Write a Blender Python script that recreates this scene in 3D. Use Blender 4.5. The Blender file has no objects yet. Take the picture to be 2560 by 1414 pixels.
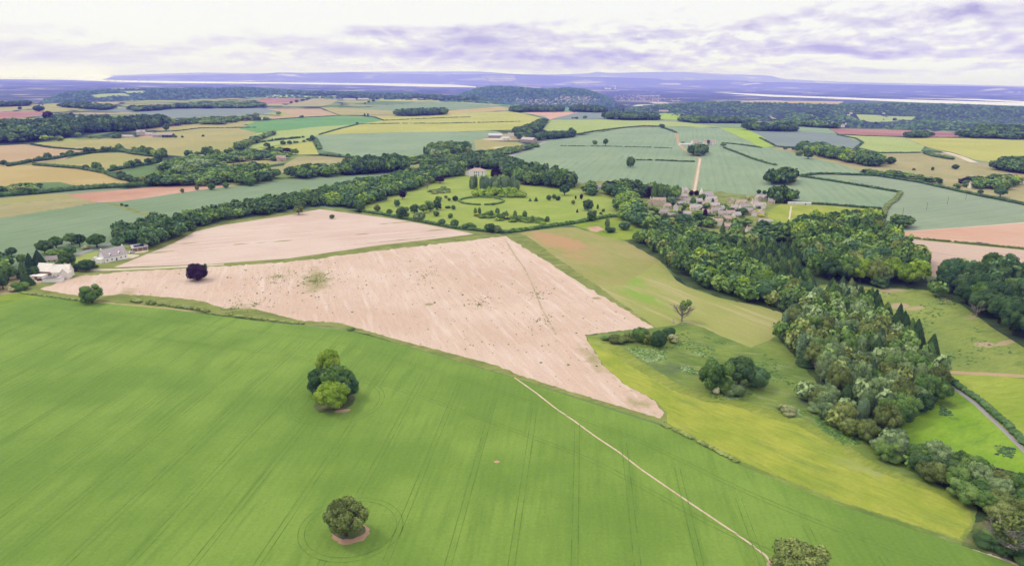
import bpy, math, random
import numpy as np
from mathutils import Matrix, Vector
from mathutils.geometry import delaunay_2d_cdt
R = math.radians
rng = np.random.default_rng(7)
random.seed(7)
sc = bpy.context.scene
col = sc.collection

# ------------------------------------------------------------------ camera
H, FPX = 130.0, 1706.67
ROLL = math.atan(30 / 2560)
PITCH = math.atan((707 - 199) * math.cos(ROLL) / FPX)
F0 = np.array([0, math.cos(PITCH), -math.sin(PITCH)])
U0 = np.array([0, math.sin(PITCH), math.cos(PITCH)])
R0 = np.array([1.0, 0, 0])
RV = math.cos(ROLL) * R0 + math.sin(ROLL) * U0
UV = -math.sin(ROLL) * R0 + math.cos(ROLL) * U0
cam_d = bpy.data.cameras.new('camera')
cam_d.lens = 24; cam_d.sensor_width = 36; cam_d.sensor_fit = 'HORIZONTAL'
cam_d.clip_start = 1; cam_d.clip_end = 250000
cam = bpy.data.objects.new('camera', cam_d); col.objects.link(cam)
m = Matrix.Identity(4)
for i in range(3):
    m[i][0] = RV[i]; m[i][1] = UV[i]; m[i][2] = -F0[i]
m[2][3] = H
cam.matrix_world = m
sc.camera = cam

# ------------------------------------------------------------------ exposure, render
sc.view_settings.view_transform = 'Standard'; sc.view_settings.look = 'None'
sc.view_settings.exposure = 0.0; sc.view_settings.gamma = 1
sc.cycles.use_denoising = True; sc.cycles.use_adaptive_sampling = False
sc.cycles.max_bounces = 4; sc.cycles.diffuse_bounces = 2; sc.cycles.glossy_bounces = 2
sc.cycles.volume_bounces = 1; sc.cycles.transparent_max_bounces = 4

# ------------------------------------------------------------------ node helpers
class NT:
    def __init__(s, tree): s.t = tree; tree.nodes.clear()
    def n(s, typ, ins=None, **kw):
        nd = s.t.nodes.new(typ)
        for k, v in kw.items(): setattr(nd, k, v)
        for k, v in (ins or {}).items():
            if hasattr(v, 'is_output') or isinstance(v, bpy.types.NodeSocket): s.t.links.new(v, nd.inputs[k])
            else: nd.inputs[k].default_value = v
        return nd
    def m(s, op, a, b=0.0, c=0.0, clamp=False):
        nd = s.n('ShaderNodeMath', {0: a, 1: b, 2: c}, operation=op, use_clamp=clamp); return nd.outputs[0]
    def vm(s, op, a, b=(0, 0, 0), out=0):
        nd = s.n('ShaderNodeVectorMath', {0: a, 1: b}, operation=op); return nd.outputs[out]
    def mix(s, f, a, b, bt='MIX'):
        nd = s.n('ShaderNodeMix', data_type='RGBA', blend_type=bt)
        for i, v in ((0, f), (6, a), (7, b)):
            if isinstance(v, bpy.types.NodeSocket): s.t.links.new(v, nd.inputs[i])
            else: nd.inputs[i].default_value = v if i == 0 or len(v) == 4 else (*v, 1)
        return nd.outputs[2]
    def noise(s, vec, scale, detail=4, rough=.55, dist=0.0):
        return s.n('ShaderNodeTexNoise', {'Vector': vec, 'Scale': scale, 'Detail': detail, 'Roughness': rough, 'Distortion': dist}).outputs[0]
    def mr(s, v, a, b, c=0.0, d=1.0):
        return s.n('ShaderNodeMapRange', {0: v, 1: a, 2: b, 3: c, 4: d}).outputs[0]
    def link(s, a, b): s.t.links.new(a, b)

# ------------------------------------------------------------------ world: bright overcast with cloud banks
SUN_EL, SUN_AZ = R(52), R(-72)          # sun high on the left
w = bpy.data.worlds.new('World'); sc.world = w; w.use_nodes = True
nt = NT(w.node_tree)
tc = nt.n('ShaderNodeTexCoord').outputs['Generated']
sky = nt.n('ShaderNodeTexSky', sky_type='NISHITA', sun_disc=False, sun_elevation=SUN_EL, sun_rotation=SUN_AZ)
sp = nt.n('ShaderNodeSeparateXYZ', {0: tc})
X, Y, Z = sp.outputs
el = nt.m('MAXIMUM', Z, 0.0)
ez = nt.m('POWER', el, .72)                            # rows of cloud close up towards the horizon
def skyvec(shift, sx, sz, dz=0.0):
    return nt.n('ShaderNodeCombineXYZ', {0: nt.m('MULTIPLY', X, sx), 1: nt.m('ADD', nt.m('MULTIPLY', Y, sx * .3), shift), 2: nt.m('MULTIPLY', nt.m('ADD', ez, dz), sz)}).outputs[0]
def billow(vec, sc_):                                  # rounded heaps with sharp creases
    n_ = nt.noise(vec, sc_, 7, .55, .15)
    return nt.m('MULTIPLY', nt.m('ABSOLUTE', nt.m('SUBTRACT', n_, .5)), 3.2)
def cover(dz):
    a_ = nt.noise(skyvec(0, 5.4, 13.0, dz), 1.0, 10, .60, .15)
    b_ = billow(skyvec(4, 15.0, 24.0, dz), 1.0)
    return nt.m('ADD', nt.m('MULTIPLY', a_, .90), nt.m('MULTIPLY', b_, .20))
c1, c2 = cover(0), cover(.019)
big = nt.noise(skyvec(9, 3.0, 7.0), 1.0, 4, .55)
wav = nt.m('ADD', nt.m('MULTIPLY', nt.m('SUBTRACT', big, .5), .09), nt.m('MULTIPLY', nt.m('SUBTRACT', c1, .5), .07))
edge = nt.mr(X, -.30, .12, .052, .096)                 # the bank stands higher to the right
bank = nt.mr(nt.m('SUBTRACT', nt.m('ADD', edge, wav), el), -.004, .020)
amount = nt.m('MULTIPLY', bank, nt.mr(X, -.40, .20, .45, 1.0))
lit = nt.m('MULTIPLY', nt.m('SUBTRACT', c1, c2), 3.4)
flat = nt.noise(skyvec(15, 2.4, 42.0), 1.0, 5, .55)
body = nt.m('ADD', nt.m('ADD', nt.m('ADD', nt.mr(c1, .36, .66, .12, .46), nt.mr(flat, .4, .65, -.04, .10)), nt.mr(big, .38, .62, -.10, .20)), lit)
shade = nt.m('MULTIPLY', amount, body, clamp=True)
ramp = nt.n('ShaderNodeValToRGB', {0: shade})
cr = ramp.color_ramp
cr.elements[0].position = 0; cr.elements[0].color = (.985, .985, .99, 1)
cr.elements[1].position = 1; cr.elements[1].color = (.42, .37, .60, 1)
e = cr.elements.new(.22); e.color = (.84, .80, .91, 1)
e = cr.elements.new(.55); e.color = (.66, .61, .79, 1)
skyc = nt.mix(.93, nt.vm('MULTIPLY', sky.outputs[0], (.12, .12, .12)), ramp.outputs[0])
low = nt.mr(el, 0, .018, .6, 0)
skyc = nt.mix(low, skyc, (.90, .86, .97))
zen = nt.mr(el, .13, .75)
skyc = nt.mix(zen, skyc, (1.54, 1.52, 1.68))
bg = nt.n('ShaderNodeBackground', {'Color': skyc, 'Strength': 1.0})
out = nt.n('ShaderNodeOutputWorld'); nt.link(bg.outputs[0], out.inputs[0])

sd = bpy.data.lights.new('sun', 'SUN'); sd.energy = 1.5; sd.angle = R(11); sd.color = (1, .95, .86)
so = bpy.data.objects.new('sun', sd); col.objects.link(so)
sdir = Vector((math.sin(SUN_AZ) * math.cos(SUN_EL), math.cos(SUN_AZ) * math.cos(SUN_EL), math.sin(SUN_EL)))
so.rotation_euler = sdir.to_track_quat('Z', 'Y').to_euler(); so.location = (0, 0, 300)

# ------------------------------------------------------------------ terrain height
def hor(u): return 199 + (u - 1280) * 30 / 2560
def su(u, v=None):                       # azimuth tangent x/y of an image column near the horizon
    v = hor(u) if v is None else v
    d = F0 + (u - 1280) / FPX * RV - (v - 707) / FPX * UV
    return d[0] / d[1]
EDGE = [(-1500, 3000), (-300, 2900), (0, 2900), (300, 3600), (640, 4500), (1100, 4300), (1280, 3800), (1500, 3100), (1700, 2800), (1900, 2500), (2100, 2150), (2300, 2050), (2560, 2000), (4000, 1900)]
ES = np.array([su(a) for a, b in EDGE]); ED = np.array([b for a, b in EDGE], float)
LOWZ = -110.0
def ridge(pts, width, back, base):
    s, d, z = [], [], []
    for u, v, D in pts:
        s.append(su(u)); d.append(D); z.append(H + (hor(u) - v) / FPX * D * math.cos(PITCH) ** 0)
    return np.array(s), np.array(d, float), np.array(z), width, back, base
RIDGES = [
 ridge([(60, 262, 5600), (110, 243, 5700), (160, 228, 5900), (260, 222, 6100), (450, 219, 6500), (620, 218, 6500), (760, 226, 6200), (900, 229, 5900), (1050, 233, 5500), (1200, 243, 5200), (1270, 262, 5000)], 1500, 900, LOWZ),
 ridge([(1080, 265, 7000), (1120, 244, 7000), (1160, 230, 7000), (1190, 221, 7000), (1225, 215, 7100), (1280, 216, 7100), (1330, 220, 7000), (1370, 222, 7000), (1420, 219, 6900), (1465, 223, 6900), (1495, 232, 6900), (1530, 245, 6900), (1580, 266, 6900)], 1000, 800, LOWZ),
 ridge([(1480, 300, 4400), (1540, 275, 4400), (1600, 263, 4500), (1680, 256, 4600), (1780, 252, 4600), (1900, 250, 4600), (2050, 252, 4600), (2120, 256, 4500), (2250, 254, 4600), (2400, 258, 4600), (2560, 264, 4600), (2900, 276, 4600), (4000, 300, 4600)], 1300, 900, LOWZ),
 ridge([(2170, 350, 2900), (2210, 335, 2900), (2270, 312, 3000), (2320, 297, 3100), (2420, 300, 3100), (2560, 306, 3100), (2900, 312, 3100), (4000, 325, 3100)], 700, 500, LOWZ),
 ridge([(1960, 300, 3300), (2010, 280, 3500), (2070, 268, 3700), (2130, 285, 3500), (2180, 305, 3300)], 600, 600, LOWZ),
 ridge([(40, 197, 42000), (200, 193, 42000), (330, 190.5, 42000), (420, 189, 42000), (500, 187, 42000), (640, 186, 42000), (700, 182, 42000), (780, 184, 42000), (880, 181, 42000), (960, 185, 42000), (1150, 187, 42000), (1280, 186, 42000), (1400, 191, 42000), (1600, 196, 41000), (1800, 200, 39000), (2000, 207, 36000), (2200, 212, 29000), (2400, 215, 27000), (2560, 218, 25000), (3000, 226, 24000), (4500, 238, 24000)], 6000, 5000, LOWZ),
 ridge([(60, 195, 65000), (200, 190, 65000), (330, 187, 65000), (500, 182, 65000), (640, 184, 65000), (1000, 180, 65000), (1200, 180, 65000), (1300, 187, 65000), (1400, 187, 65000), (1470, 185, 65000), (1490, 181, 65000), (1530, 184, 65000), (1600, 182, 65000), (1700, 181, 65000), (1800, 186, 65000), (1920, 190, 65000), (1960, 198, 65000), (2100, 205, 65000), (2600, 216, 65000), (4000, 232, 65000)], 9000, 8000, LOWZ),
]
def sstep(t): t = np.clip(t, 0, 1); return t * t * (3 - 2 * t)
def hgt(x, y):
    x = np.asarray(x, float); y = np.asarray(y, float)
    yy = np.maximum(y, 1.0); s = x / yy
    E = np.interp(s, ES, ED)
    d = np.hypot(x, y)
    amp = sstep((d - 520) / 1200)
    rel = amp * (1.6 * np.sin(x / 260 + 1.1) * np.cos(y / 410 + .4) + 2.2 * np.sin(x / 690 - y / 840 + 2.0) - .4)
    h = rel + (LOWZ - rel) * sstep((y - E) / 900)
    if y.size == 0 or y.max() < 1200: return h
    far = sstep((y - 9000) / 8000)
    h = h + far * 6 * np.sin(x / 2100) * np.cos(y / 3100)
    for rs, rd, rz, wf, wb, base in RIDGES:
        dc = np.interp(s, rs, rd); zc = np.interp(s, rs, rz)
        t = (y - dc); g = np.where(t < 0, 1 - sstep(-t / wf), 1 - sstep(t / wb))
        inside = sstep((s - rs[0]) / .004 + .0) * sstep((rs[-1] - s) / .004)
        wob = 1 + .0 * s
        hr = base + (zc - base) * g * inside * wob
        if wf < 3000: hr = hr + g * (1 - g) * 22 * np.sin(s * 70 + t / 300) * inside
        else: hr = hr + g * (1 - g) * 90 * np.sin(s * 60 + t / 1500) * inside
        h = np.maximum(h, hr)
    return h
def px2g(pts):
    """photo pixels -> points on the terrain (fixed point iteration near, ray marching far)"""
    P = np.asarray(pts, float).reshape(-1, 2)
    D = F0[None] + ((P[:, 0] - 1280) / FPX)[:, None] * RV - ((P[:, 1] - 707) / FPX)[:, None] * UV
    D = D / D[:, 1:2]
    y1 = H / np.maximum(-D[:, 2], 1e-4)
    near = y1 < 1500
    if near.any():
        d = D[near]; y = y1[near]
        for _ in range(7): y = (H - hgt(d[:, 0] * y, y)) / -d[:, 2]
        y1[near] = y
    if (~near).any():
        d = D[~near]; n = len(d); hit = np.zeros(n, bool); lo = np.full(n, 1200.0); hi = lo.copy(); yk = 1200.0
        while yk < 90000 and not hit.all():
            yn = yk * 1.012
            below = (H + d[:, 2] * yn < hgt(d[:, 0] * yn, np.full(n, yn))) & ~hit
            lo[below] = yk; hi[below] = yn; hit |= below; yk = yn
        lo[~hit] = 88000; hi[~hit] = 88000
        for _ in range(14):
            mid = (lo + hi) / 2
            b = H + d[:, 2] * mid < hgt(d[:, 0] * mid, mid)
            hi = np.where(b, mid, hi); lo = np.where(b, lo, mid)
        y1[~near] = hi
    x, y = D[:, 0] * y1, y1
    return np.stack([x, y, hgt(x, y)], 1)
def g1(u, v): return px2g([(u, v)])[0]
def depth_of(p):                          # distance along the lens axis
    return float(np.dot(np.asarray(p) - np.array([0, 0, H]), F0))
def mpp(p): return depth_of(p) / FPX      # metres per photo pixel there

# ------------------------------------------------------------------ materials
MATS = {}
KA = .74          # overcast noon is bright: keep real-world albedo
def kc(c): return tuple(x * KA for x in c)
def mat_simple(name, c, rough=.8, spec=.2, var=.12, scale=1.2, metal=0):
    if name in MATS: return MATS[name]
    c = kc(c)
    mt = bpy.data.materials.new(name); mt.use_nodes = True; t = NT(mt.node_tree)
    pos = t.n('ShaderNodeTexCoord').outputs['Object']
    nz = t.noise(pos, scale, 5, .6)
    c2 = tuple(max(0, x * (1 - 2 * var)) for x in c); c3 = tuple(min(1, x * (1 + 1.2 * var)) for x in c)
    cc = t.mix(t.mr(nz, .3, .7), c2, c3)
    b = t.n('ShaderNodeBsdfPrincipled', {'Base Color': cc, 'Roughness': rough, 'Specular IOR Level': spec, 'Metallic': metal})
    o = t.n('ShaderNodeOutputMaterial'); t.link(b.outputs[0], o.inputs[0])
    MATS[name] = mt; return mt

def mat_field(name, A, B, C=None, dirn=None, stretch=10.0, fine=.25, rows=0.0, rowamp=.12, patches=(), pcol=(.14, .19, .05), big=90.0, speck=0.0, rough=.95, tram=0.0):
    """soil or crop: broad mottling, streaks along the working direction, drill rows, weedy patches"""
    if name in MATS: return MATS[name]
    A, B, pcol = kc(A), kc(B), kc(pcol); C = kc(C) if C is not None else None
    mt = bpy.data.materials.new(name); mt.use_nodes = True; t = NT(mt.node_tree)
    pos = t.n('ShaderNodeNewGeometry').outputs['Position']
    a = dirn if dirn is not None else 0.0
    rot = t.n('ShaderNodeVectorRotate', {'Vector': pos, 'Angle': -a}, rotation_type='Z_AXIS').outputs[0]   # local x = along
    broad = t.noise(pos, 1 / big, 4, .55)
    c = t.mix(t.mr(broad, .40, .60), A, B)
    sv = t.vm('MULTIPLY', rot, (1 / (stretch * 6.0), 1 / 6.0, 0))
    st = t.noise(sv, 1.0, 5, .6)
    if C is not None:
        c = t.mix(t.mr(st, .52, .72), c, C)
    st2 = t.noise(t.vm('MULTIPLY', rot, (1 / (stretch * 1.6), 1 / 1.6, 0)), 1.0, 4, .6)
    k = t.mr(st2, .3, .7, 1 - fine, 1 + fine)
    if rows > 0:
        ph = t.m('MULTIPLY', t.n('ShaderNodeSeparateXYZ', {0: rot}).outputs[1], 2 * math.pi / rows)
        wv = t.m('ADD', t.m('MULTIPLY', t.m('MULTIPLY', t.m('SINE', ph), rowamp), t.mr(st, .3, .7, .2, 1.4)), 1.0)
        k = t.m('MULTIPLY', k, wv)
    if tram > 0:
        ty = t.n('ShaderNodeSeparateXYZ', {0: rot}).outputs[1]
        fr = t.m('ABSOLUTE', t.m('SUBTRACT', t.m('FRACT', t.m('DIVIDE', ty, tram)), .5))
        k = t.m('MULTIPLY', k, t.mr(fr, .9 / tram, 1.3 / tram, .92, 1.0))
    grain = t.mr(t.noise(pos, .9, 6, .7), .25, .75, .86, 1.14)
    k = t.m('MULTIPLY', k, grain)
    c = t.mix(1.0, c, t.n('ShaderNodeCombineXYZ', {0: k, 1: k, 2: k}).outputs[0], 'MULTIPLY')
    if len(patches):
        pn = t.noise(pos, .12, 6, .65)
        acc = None
        for px, py, pr, pa, strength in patches:   # centre, radius across/along direction
            q = t.vm('SUBTRACT', rot, (px * math.cos(a) + py * math.sin(a), -px * math.sin(a) + py * math.cos(a), 0))
            q = t.vm('MULTIPLY', q, (1 / pa, 1 / pr, 0))
            dd = t.vm('LENGTH', q, out=1)
            mk = t.m('MULTIPLY', t.mr(dd, .2, 1.1, 1, 0), strength)
            acc = mk if acc is None else t.m('MAXIMUM', acc, mk)
        f = t.mr(t.m('ADD', t.m('MULTIPLY', acc, .75), pn), .78, 1.05, 0, .92)
        c = t.mix(f, c, pcol)
    if speck > 0:
        s2 = t.noise(t.vm('MULTIPLY', rot, (.22, .5, 0)), 1.0, 5, .75)
        c = t.mix(t.mr(s2, .63, .72, 0, speck), c, pcol)
    b = t.n('ShaderNodeBsdfPrincipled', {'Base Color': c, 'Roughness': rough, 'Specular IOR Level': .12})
    o = t.n('ShaderNodeOutputMaterial'); t.link(b.outputs[0], o.inputs[0])
    MATS[name] = mt; return mt

def mat_land(name, scale, pal, wood=(.03, .055, .03), cover=.5):
    """far countryside: patchwork of small fields and woods"""
    if name in MATS: return MATS[name]
    pal = [kc(c) for c in pal]; wood = kc(wood)
    mt = bpy.data.materials.new(name); mt.use_nodes = True; t = NT(mt.node_tree)
    pos = t.n('ShaderNodeNewGeometry').outputs['Position']
    ps = t.n('ShaderNodeVectorMath', {0: pos, 1: (scale, scale, 0)}, operation='MULTIPLY').outputs[0]
    vo = t.n('ShaderNodeTexVoronoi', {'Vector': ps, 'Scale': 1.0, 'Randomness': .9})
    hue = t.n('ShaderNodeSeparateXYZ', {0: vo.outputs['Color']}).outputs[0]
    rp = t.n('ShaderNodeValToRGB', {0: hue}); rp.color_ramp.interpolation = 'CONSTANT'
    els = rp.color_ramp.elements
    for i, c in enumerate(pal):
        if i < 2: e = els[i]; e.position = i / len(pal)
        else: e = els.new(i / len(pal))
        e.color = (*c, 1)
    ed = t.n('ShaderNodeTexVoronoi', {'Vector': ps, 'Scale': 1.0, 'Randomness': .9}, feature='DISTANCE_TO_EDGE')
    c = t.mix(t.mr(ed.outputs['Distance'], .02, .06, 1, 0), rp.outputs[0], wood)
    nz = t.noise(pos, scale * .55, 7, .62)
    c = t.mix(t.mr(nz, .60 - .2 * cover, .66 - .2 * cover), c, wood)
    b = t.n('ShaderNodeBsdfPrincipled', {'Base Color': c, 'Roughness': .95, 'Specular IOR Level': .1})
    o = t.n('ShaderNodeOutputMaterial'); t.link(b.outputs[0], o.inputs[0])
    MATS[name] = mt; return mt

PAL = {
 'green':   ((.051, .104, .023), (.111, .201, .041), (.209, .305, .073)),
 'dark':    ((.027, .061, .020), (.059, .118, .034), (.113, .181, .054)),
 'teal':    ((.036, .086, .032), (.077, .156, .054), (.141, .237, .088)),
 'lime':    ((.100, .180, .015), (.200, .310, .028), (.360, .460, .060)),
 'olive':   ((.085, .111, .027), (.158, .203, .050), (.266, .305, .088)),
 'copper':  ((.012, .006, .014), (.026, .010, .026), (.050, .020, .045)),
 'grey':    ((.085, .136, .051), (.186, .269, .099), (.316, .407, .175)),
 'conifer': ((.020, .051, .016), (.043, .088, .028), (.088, .147, .047)),
 'cream':   ((.140, .180, .050), (.420, .420, .200), (.700, .680, .430)),
 'gold':    ((.300, .280, .020), (.600, .480, .030), (.800, .650, .060)),
 'blue':    ((.073, .130, .062), (.153, .237, .111), (.260, .362, .186)),
}
def mat_leaf(p):
    nm = 'foliage_' + p
    if nm in MATS: return MATS[nm]
    mt = bpy.data.materials.new(nm); mt.use_nodes = True; t = NT(mt.node_tree)
    at = t.n('ShaderNodeAttribute', attribute_name='tint')
    tone = t.n('ShaderNodeSeparateXYZ', {0: at.outputs['Vector']}).outputs[0]
    rnd = t.n('ShaderNodeObjectInfo').outputs['Random']
    f = t.m('ADD', tone, t.m('MULTIPLY', t.m('SUBTRACT', rnd, .5), .45), clamp=True)
    rp = t.n('ShaderNodeValToRGB', {0: f}); els = rp.color_ramp.elements
    els[0].position = .05; els[0].color = (*PAL[p][0], 1); els[1].position = .95; els[1].color = (*PAL[p][2], 1)
    e = els.new(.5); e.color = (*PAL[p][1], 1)
    b = t.n('ShaderNodeBsdfPrincipled', {'Base Color': rp.outputs[0], 'Roughness': .75, 'Specular IOR Level': .15})
    o = t.n('ShaderNodeOutputMaterial'); t.link(b.outputs[0], o.inputs[0])
    MATS[nm] = mt; return mt
BARK = mat_simple('bark', (.09, .07, .05), .9, .1, .2, 6)
BAREWOOD = mat_simple('pale_bare_wood', (.36, .31, .27), .9, .1, .2, 6)

# ------------------------------------------------------------------ objects
def tag(o, label=None, cat=None, group=None, kind=None):
    if label: o['label'] = label
    if cat: o['category'] = cat
    if group: o['group'] = group
    if kind: o['kind'] = kind
    return o
def empty(name, loc=(0, 0, 0), rz=0.0, sc3=(1, 1, 1)):
    o = bpy.data.objects.new(name, None); col.objects.link(o)
    o.location = loc; o.rotation_euler = (0, 0, rz); o.scale = sc3; o.empty_display_size = .5
    return o
def mesh_np(name, V, Fs, mats, fmat=None, tint=None, smooth=False):
    """V (n,3); Fs list of int arrays (k,3) or (k,4)"""
    me = bpy.data.meshes.new(name)
    V = np.asarray(V, np.float32)
    me.vertices.add(len(V)); me.vertices.foreach_set('co', V.ravel())
    nf = sum(len(f) for f in Fs); nl = sum(f.size for f in Fs)
    me.loops.add(nl); me.polygons.add(nf)
    me.loops.foreach_set('vertex_index', np.concatenate([f.ravel() for f in Fs]).astype(np.int32))
    tot = np.concatenate([np.full(len(f), f.shape[1]) for f in Fs]).astype(np.int32)
    st = np.concatenate([[0], np.cumsum(tot)[:-1]]).astype(np.int32)
    me.polygons.foreach_set('loop_start', st); me.polygons.foreach_set('loop_total', tot)
    for mt in mats: me.materials.append(mt)
    if fmat is not None: me.polygons.foreach_set('material_index', np.asarray(fmat, np.int32))
    me.polygons.foreach_set('use_smooth', np.full(nf, smooth))
    if tint is not None:                       # per face tone
        a = me.attributes.new('tint', 'FLOAT_COLOR', 'CORNER')
        tl = np.repeat(np.asarray(tint, np.float32), tot)
        buf = np.stack([tl, tl, tl, np.ones_like(tl)], 1).astype(np.float32)
        a.data.foreach_set('color', buf.ravel())
    me.update(calc_edges=True); me.validate()
    return me
def obj(name, me, parent=None):
    o = bpy.data.objects.new(name, me); col.objects.link(o)
    if parent is not None: o.parent = parent
    return o
def icos(sub):
    t = (1 + 5 ** .5) / 2
    v = [(-1, t, 0), (1, t, 0), (-1, -t, 0), (1, -t, 0), (0, -1, t), (0, 1, t), (0, -1, -t), (0, 1, -t), (t, 0, -1), (t, 0, 1), (-t, 0, -1), (-t, 0, 1)]
    f = [(0, 11, 5), (0, 5, 1), (0, 1, 7), (0, 7, 10), (0, 10, 11), (1, 5, 9), (5, 11, 4), (11, 10, 2), (10, 7, 6), (7, 1, 8), (3, 9, 4), (3, 4, 2), (3, 2, 6), (3, 6, 8), (3, 8, 9), (4, 9, 5), (2, 4, 11), (6, 2, 10), (8, 6, 7), (9, 8, 1)]
    v = [np.array(a) / np.linalg.norm(a) for a in v]
    for _ in range(sub):
        c = {}; nf = []
        def mid(a, b):
            k = (min(a, b), max(a, b))
            if k not in c:
                q = v[a] + v[b]; v.append(q / np.linalg.norm(q)); c[k] = len(v) - 1
            return c[k]
        for a, b, d in f:
            x, y, z = mid(a, b), mid(b, d), mid(d, a); nf += [(a, x, z), (b, y, x), (d, z, y), (x, y, z)]
        f = nf
    return np.array(v), np.array(f)
ICO = [icos(i) for i in range(3)]

# ------------------------------------------------------------------ crowns (unit width and height, base at 0)
def leaf_quads(P, N, size, r):
    n = len(P)
    d = N + r.normal(0, .38, (n, 3)); d /= np.linalg.norm(d, axis=1)[:, None]
    a = np.cross(d, r.normal(0, 1, (n, 3))); a /= np.linalg.norm(a, axis=1)[:, None] + 1e-9
    b = np.cross(d, a)
    s = (size * r.uniform(.55, 1.3, n))[:, None]
    V = np.stack([P - a * s - b * s * .7, P + a * s - b * s * .7, P + a * s + b * s * .7, P - a * s + b * s * .7], 1).reshape(-1, 3)
    return V, np.arange(4 * n).reshape(-1, 4)
def lobes_for(kind, r):
    L = []
    if kind == 'oak':
        for i in range(30):
            a = i * 2.399 + r.uniform(-.4, .4); q = -.5 + 1.5 * (i + .5) / 30 + r.uniform(-.1, .1); q = min(q, 1)
            rad = math.sqrt(max(0, 1 - q * q)) * r.uniform(.80, 1.12) * .36
            L.append((rad * math.cos(a), rad * math.sin(a), .56 + q * .31 * r.uniform(.85, 1.1), r.uniform(.085, .155)))
        L.append((0, 0, .53, .27)); L.append((.05, 0, .64, .22))
    elif kind == 'round':
        for i in range(24):
            a = i * 2.399 + r.uniform(-.4, .4); q = -.8 + 1.8 * (i + .5) / 24
            rad = math.sqrt(max(0, 1 - q * q)) * .34 * r.uniform(.85, 1.1)
            L.append((rad * math.cos(a), rad * math.sin(a), .50 + q * .34, r.uniform(.10, .17)))
        L.append((0, 0, .48, .34))
    elif kind == 'multi':                  # several stems: lobed head with deep clefts
        for k in range(4):
            a0 = k * 1.57 + r.uniform(-.4, .4); ox, oy = .24 * math.cos(a0), .24 * math.sin(a0); top = r.uniform(.7, .88)
            for i in range(8):
                a = r.uniform(0, 6.28); q = r.uniform(0, 1)
                L.append((ox + .11 * math.cos(a), oy + .11 * math.sin(a), .22 + (top - .22) * q, r.uniform(.10, .16)))
        L.append((0, 0, .42, .24))
    elif kind == 'poplar':
        for i in range(20):
            q = i / 19; rr = .36 * math.sin(math.pi * min(1, .18 + q * .8)) ** .8
            a = i * 2.4
            L.append((.12 * math.cos(a), .12 * math.sin(a), .12 + q * .8, max(.1, rr * .8)))
    elif kind == 'bush':
        for i in range(12):
            a = r.uniform(0, 2 * math.pi); q = r.uniform(0, 1)
            rad = .30 * math.sqrt(1 - q * q * .8)
            L.append((rad * math.cos(a), rad * math.sin(a), .22 + q * .5, r.uniform(.16, .24)))
    return np.array(L)
def crown(kind, seed, n_leaf, size, sub):
    r = np.random.default_rng(seed)
    Vs, F3, F4, T3, T4 = [], [], [], [], []; off = 0
    if kind == 'conifer':
        nl = 9 if sub > 0 else 5
        for i in range(nl):
            q = i / (nl - 1); z0 = .08 + q * .78; rad = .46 * (1 - q) ** .85 + .05; hh = .26 * (1 - .5 * q)
            k = 11
            ang = np.arange(k) * 2 * math.pi / k + r.uniform(0, 1)
            rr = rad * r.uniform(.72, 1.08, k)
            V = np.stack([rr * np.cos(ang), rr * np.sin(ang), np.full(k, z0) + r.uniform(-.03, .02, k)], 1)
            V = np.vstack([V, [[0, 0, z0 + hh]], [[0, 0, z0 + .03]]])
            f = [(j, (j + 1) % k, k) for j in range(k)] + [((j + 1) % k, j, k + 1) for j in range(k)]
            Vs.append(V); F3.append(np.array(f) + off); T3.append(np.full(len(f), r.uniform(.25, .6))); off += len(V)
        q = r.uniform(0, 1, n_leaf) ** 1.4; a = r.uniform(0, 6.283, n_leaf); rad = (.47 * (1 - q) ** .85 + .03) * r.uniform(.8, 1.08, n_leaf)
        P = np.stack([rad * np.cos(a), rad * np.sin(a), .07 + q * .88], 1)
        N = np.stack([np.cos(a), np.sin(a), np.full(n_leaf, .5)], 1)
        V, f = leaf_quads(P, N, size, r); Vs.append(V); F4.append(f + off); T4.append(r.uniform(.1, .9, n_leaf))
    else:
        L = lobes_for(kind, r)
        iv, jf = ICO[sub]
        tone = np.clip(r.normal(.48, .14, len(L)), .05, .95)
        for (x, y, z, rd), tn in zip(L, tone):
            k = r.uniform(.80, 1.04, len(iv))[:, None] * .90
            V = iv * k * rd + (x, y, z)
            Vs.append(V); F3.append(jf + off); T3.append(np.clip(tn + r.normal(0, .08, len(jf)), 0, 1)); off += len(V)
        wgt = L[:, 3] ** 2; wgt /= wgt.sum()
        li = r.choice(len(L), n_leaf * 2, p=wgt)
        N = r.normal(0, 1, (n_leaf * 2, 3)); N /= np.linalg.norm(N, axis=1)[:, None]
        P = L[li, :3] + N * L[li, 3:4] * r.uniform(.9, 1.28, n_leaf * 2)[:, None]
        dist = np.linalg.norm(P[:, None, :] - L[None, :, :3], axis=2) / L[None, :, 3]
        keep = np.where(dist.min(1) > .82)[0][:n_leaf]
        V, f = leaf_quads(P[keep], N[keep], size, r)
        Vs.append(V); F4.append(f + off); T4.append(np.clip(tone[li[keep]] + r.normal(0, .12, len(keep)), 0, 1))
    V = np.vstack(Vs); V[:, 2] = np.maximum(V[:, 2], .015)
    return V, np.vstack(F3), np.vstack(F4), np.concatenate(T3), np.concatenate(T4)
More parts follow.
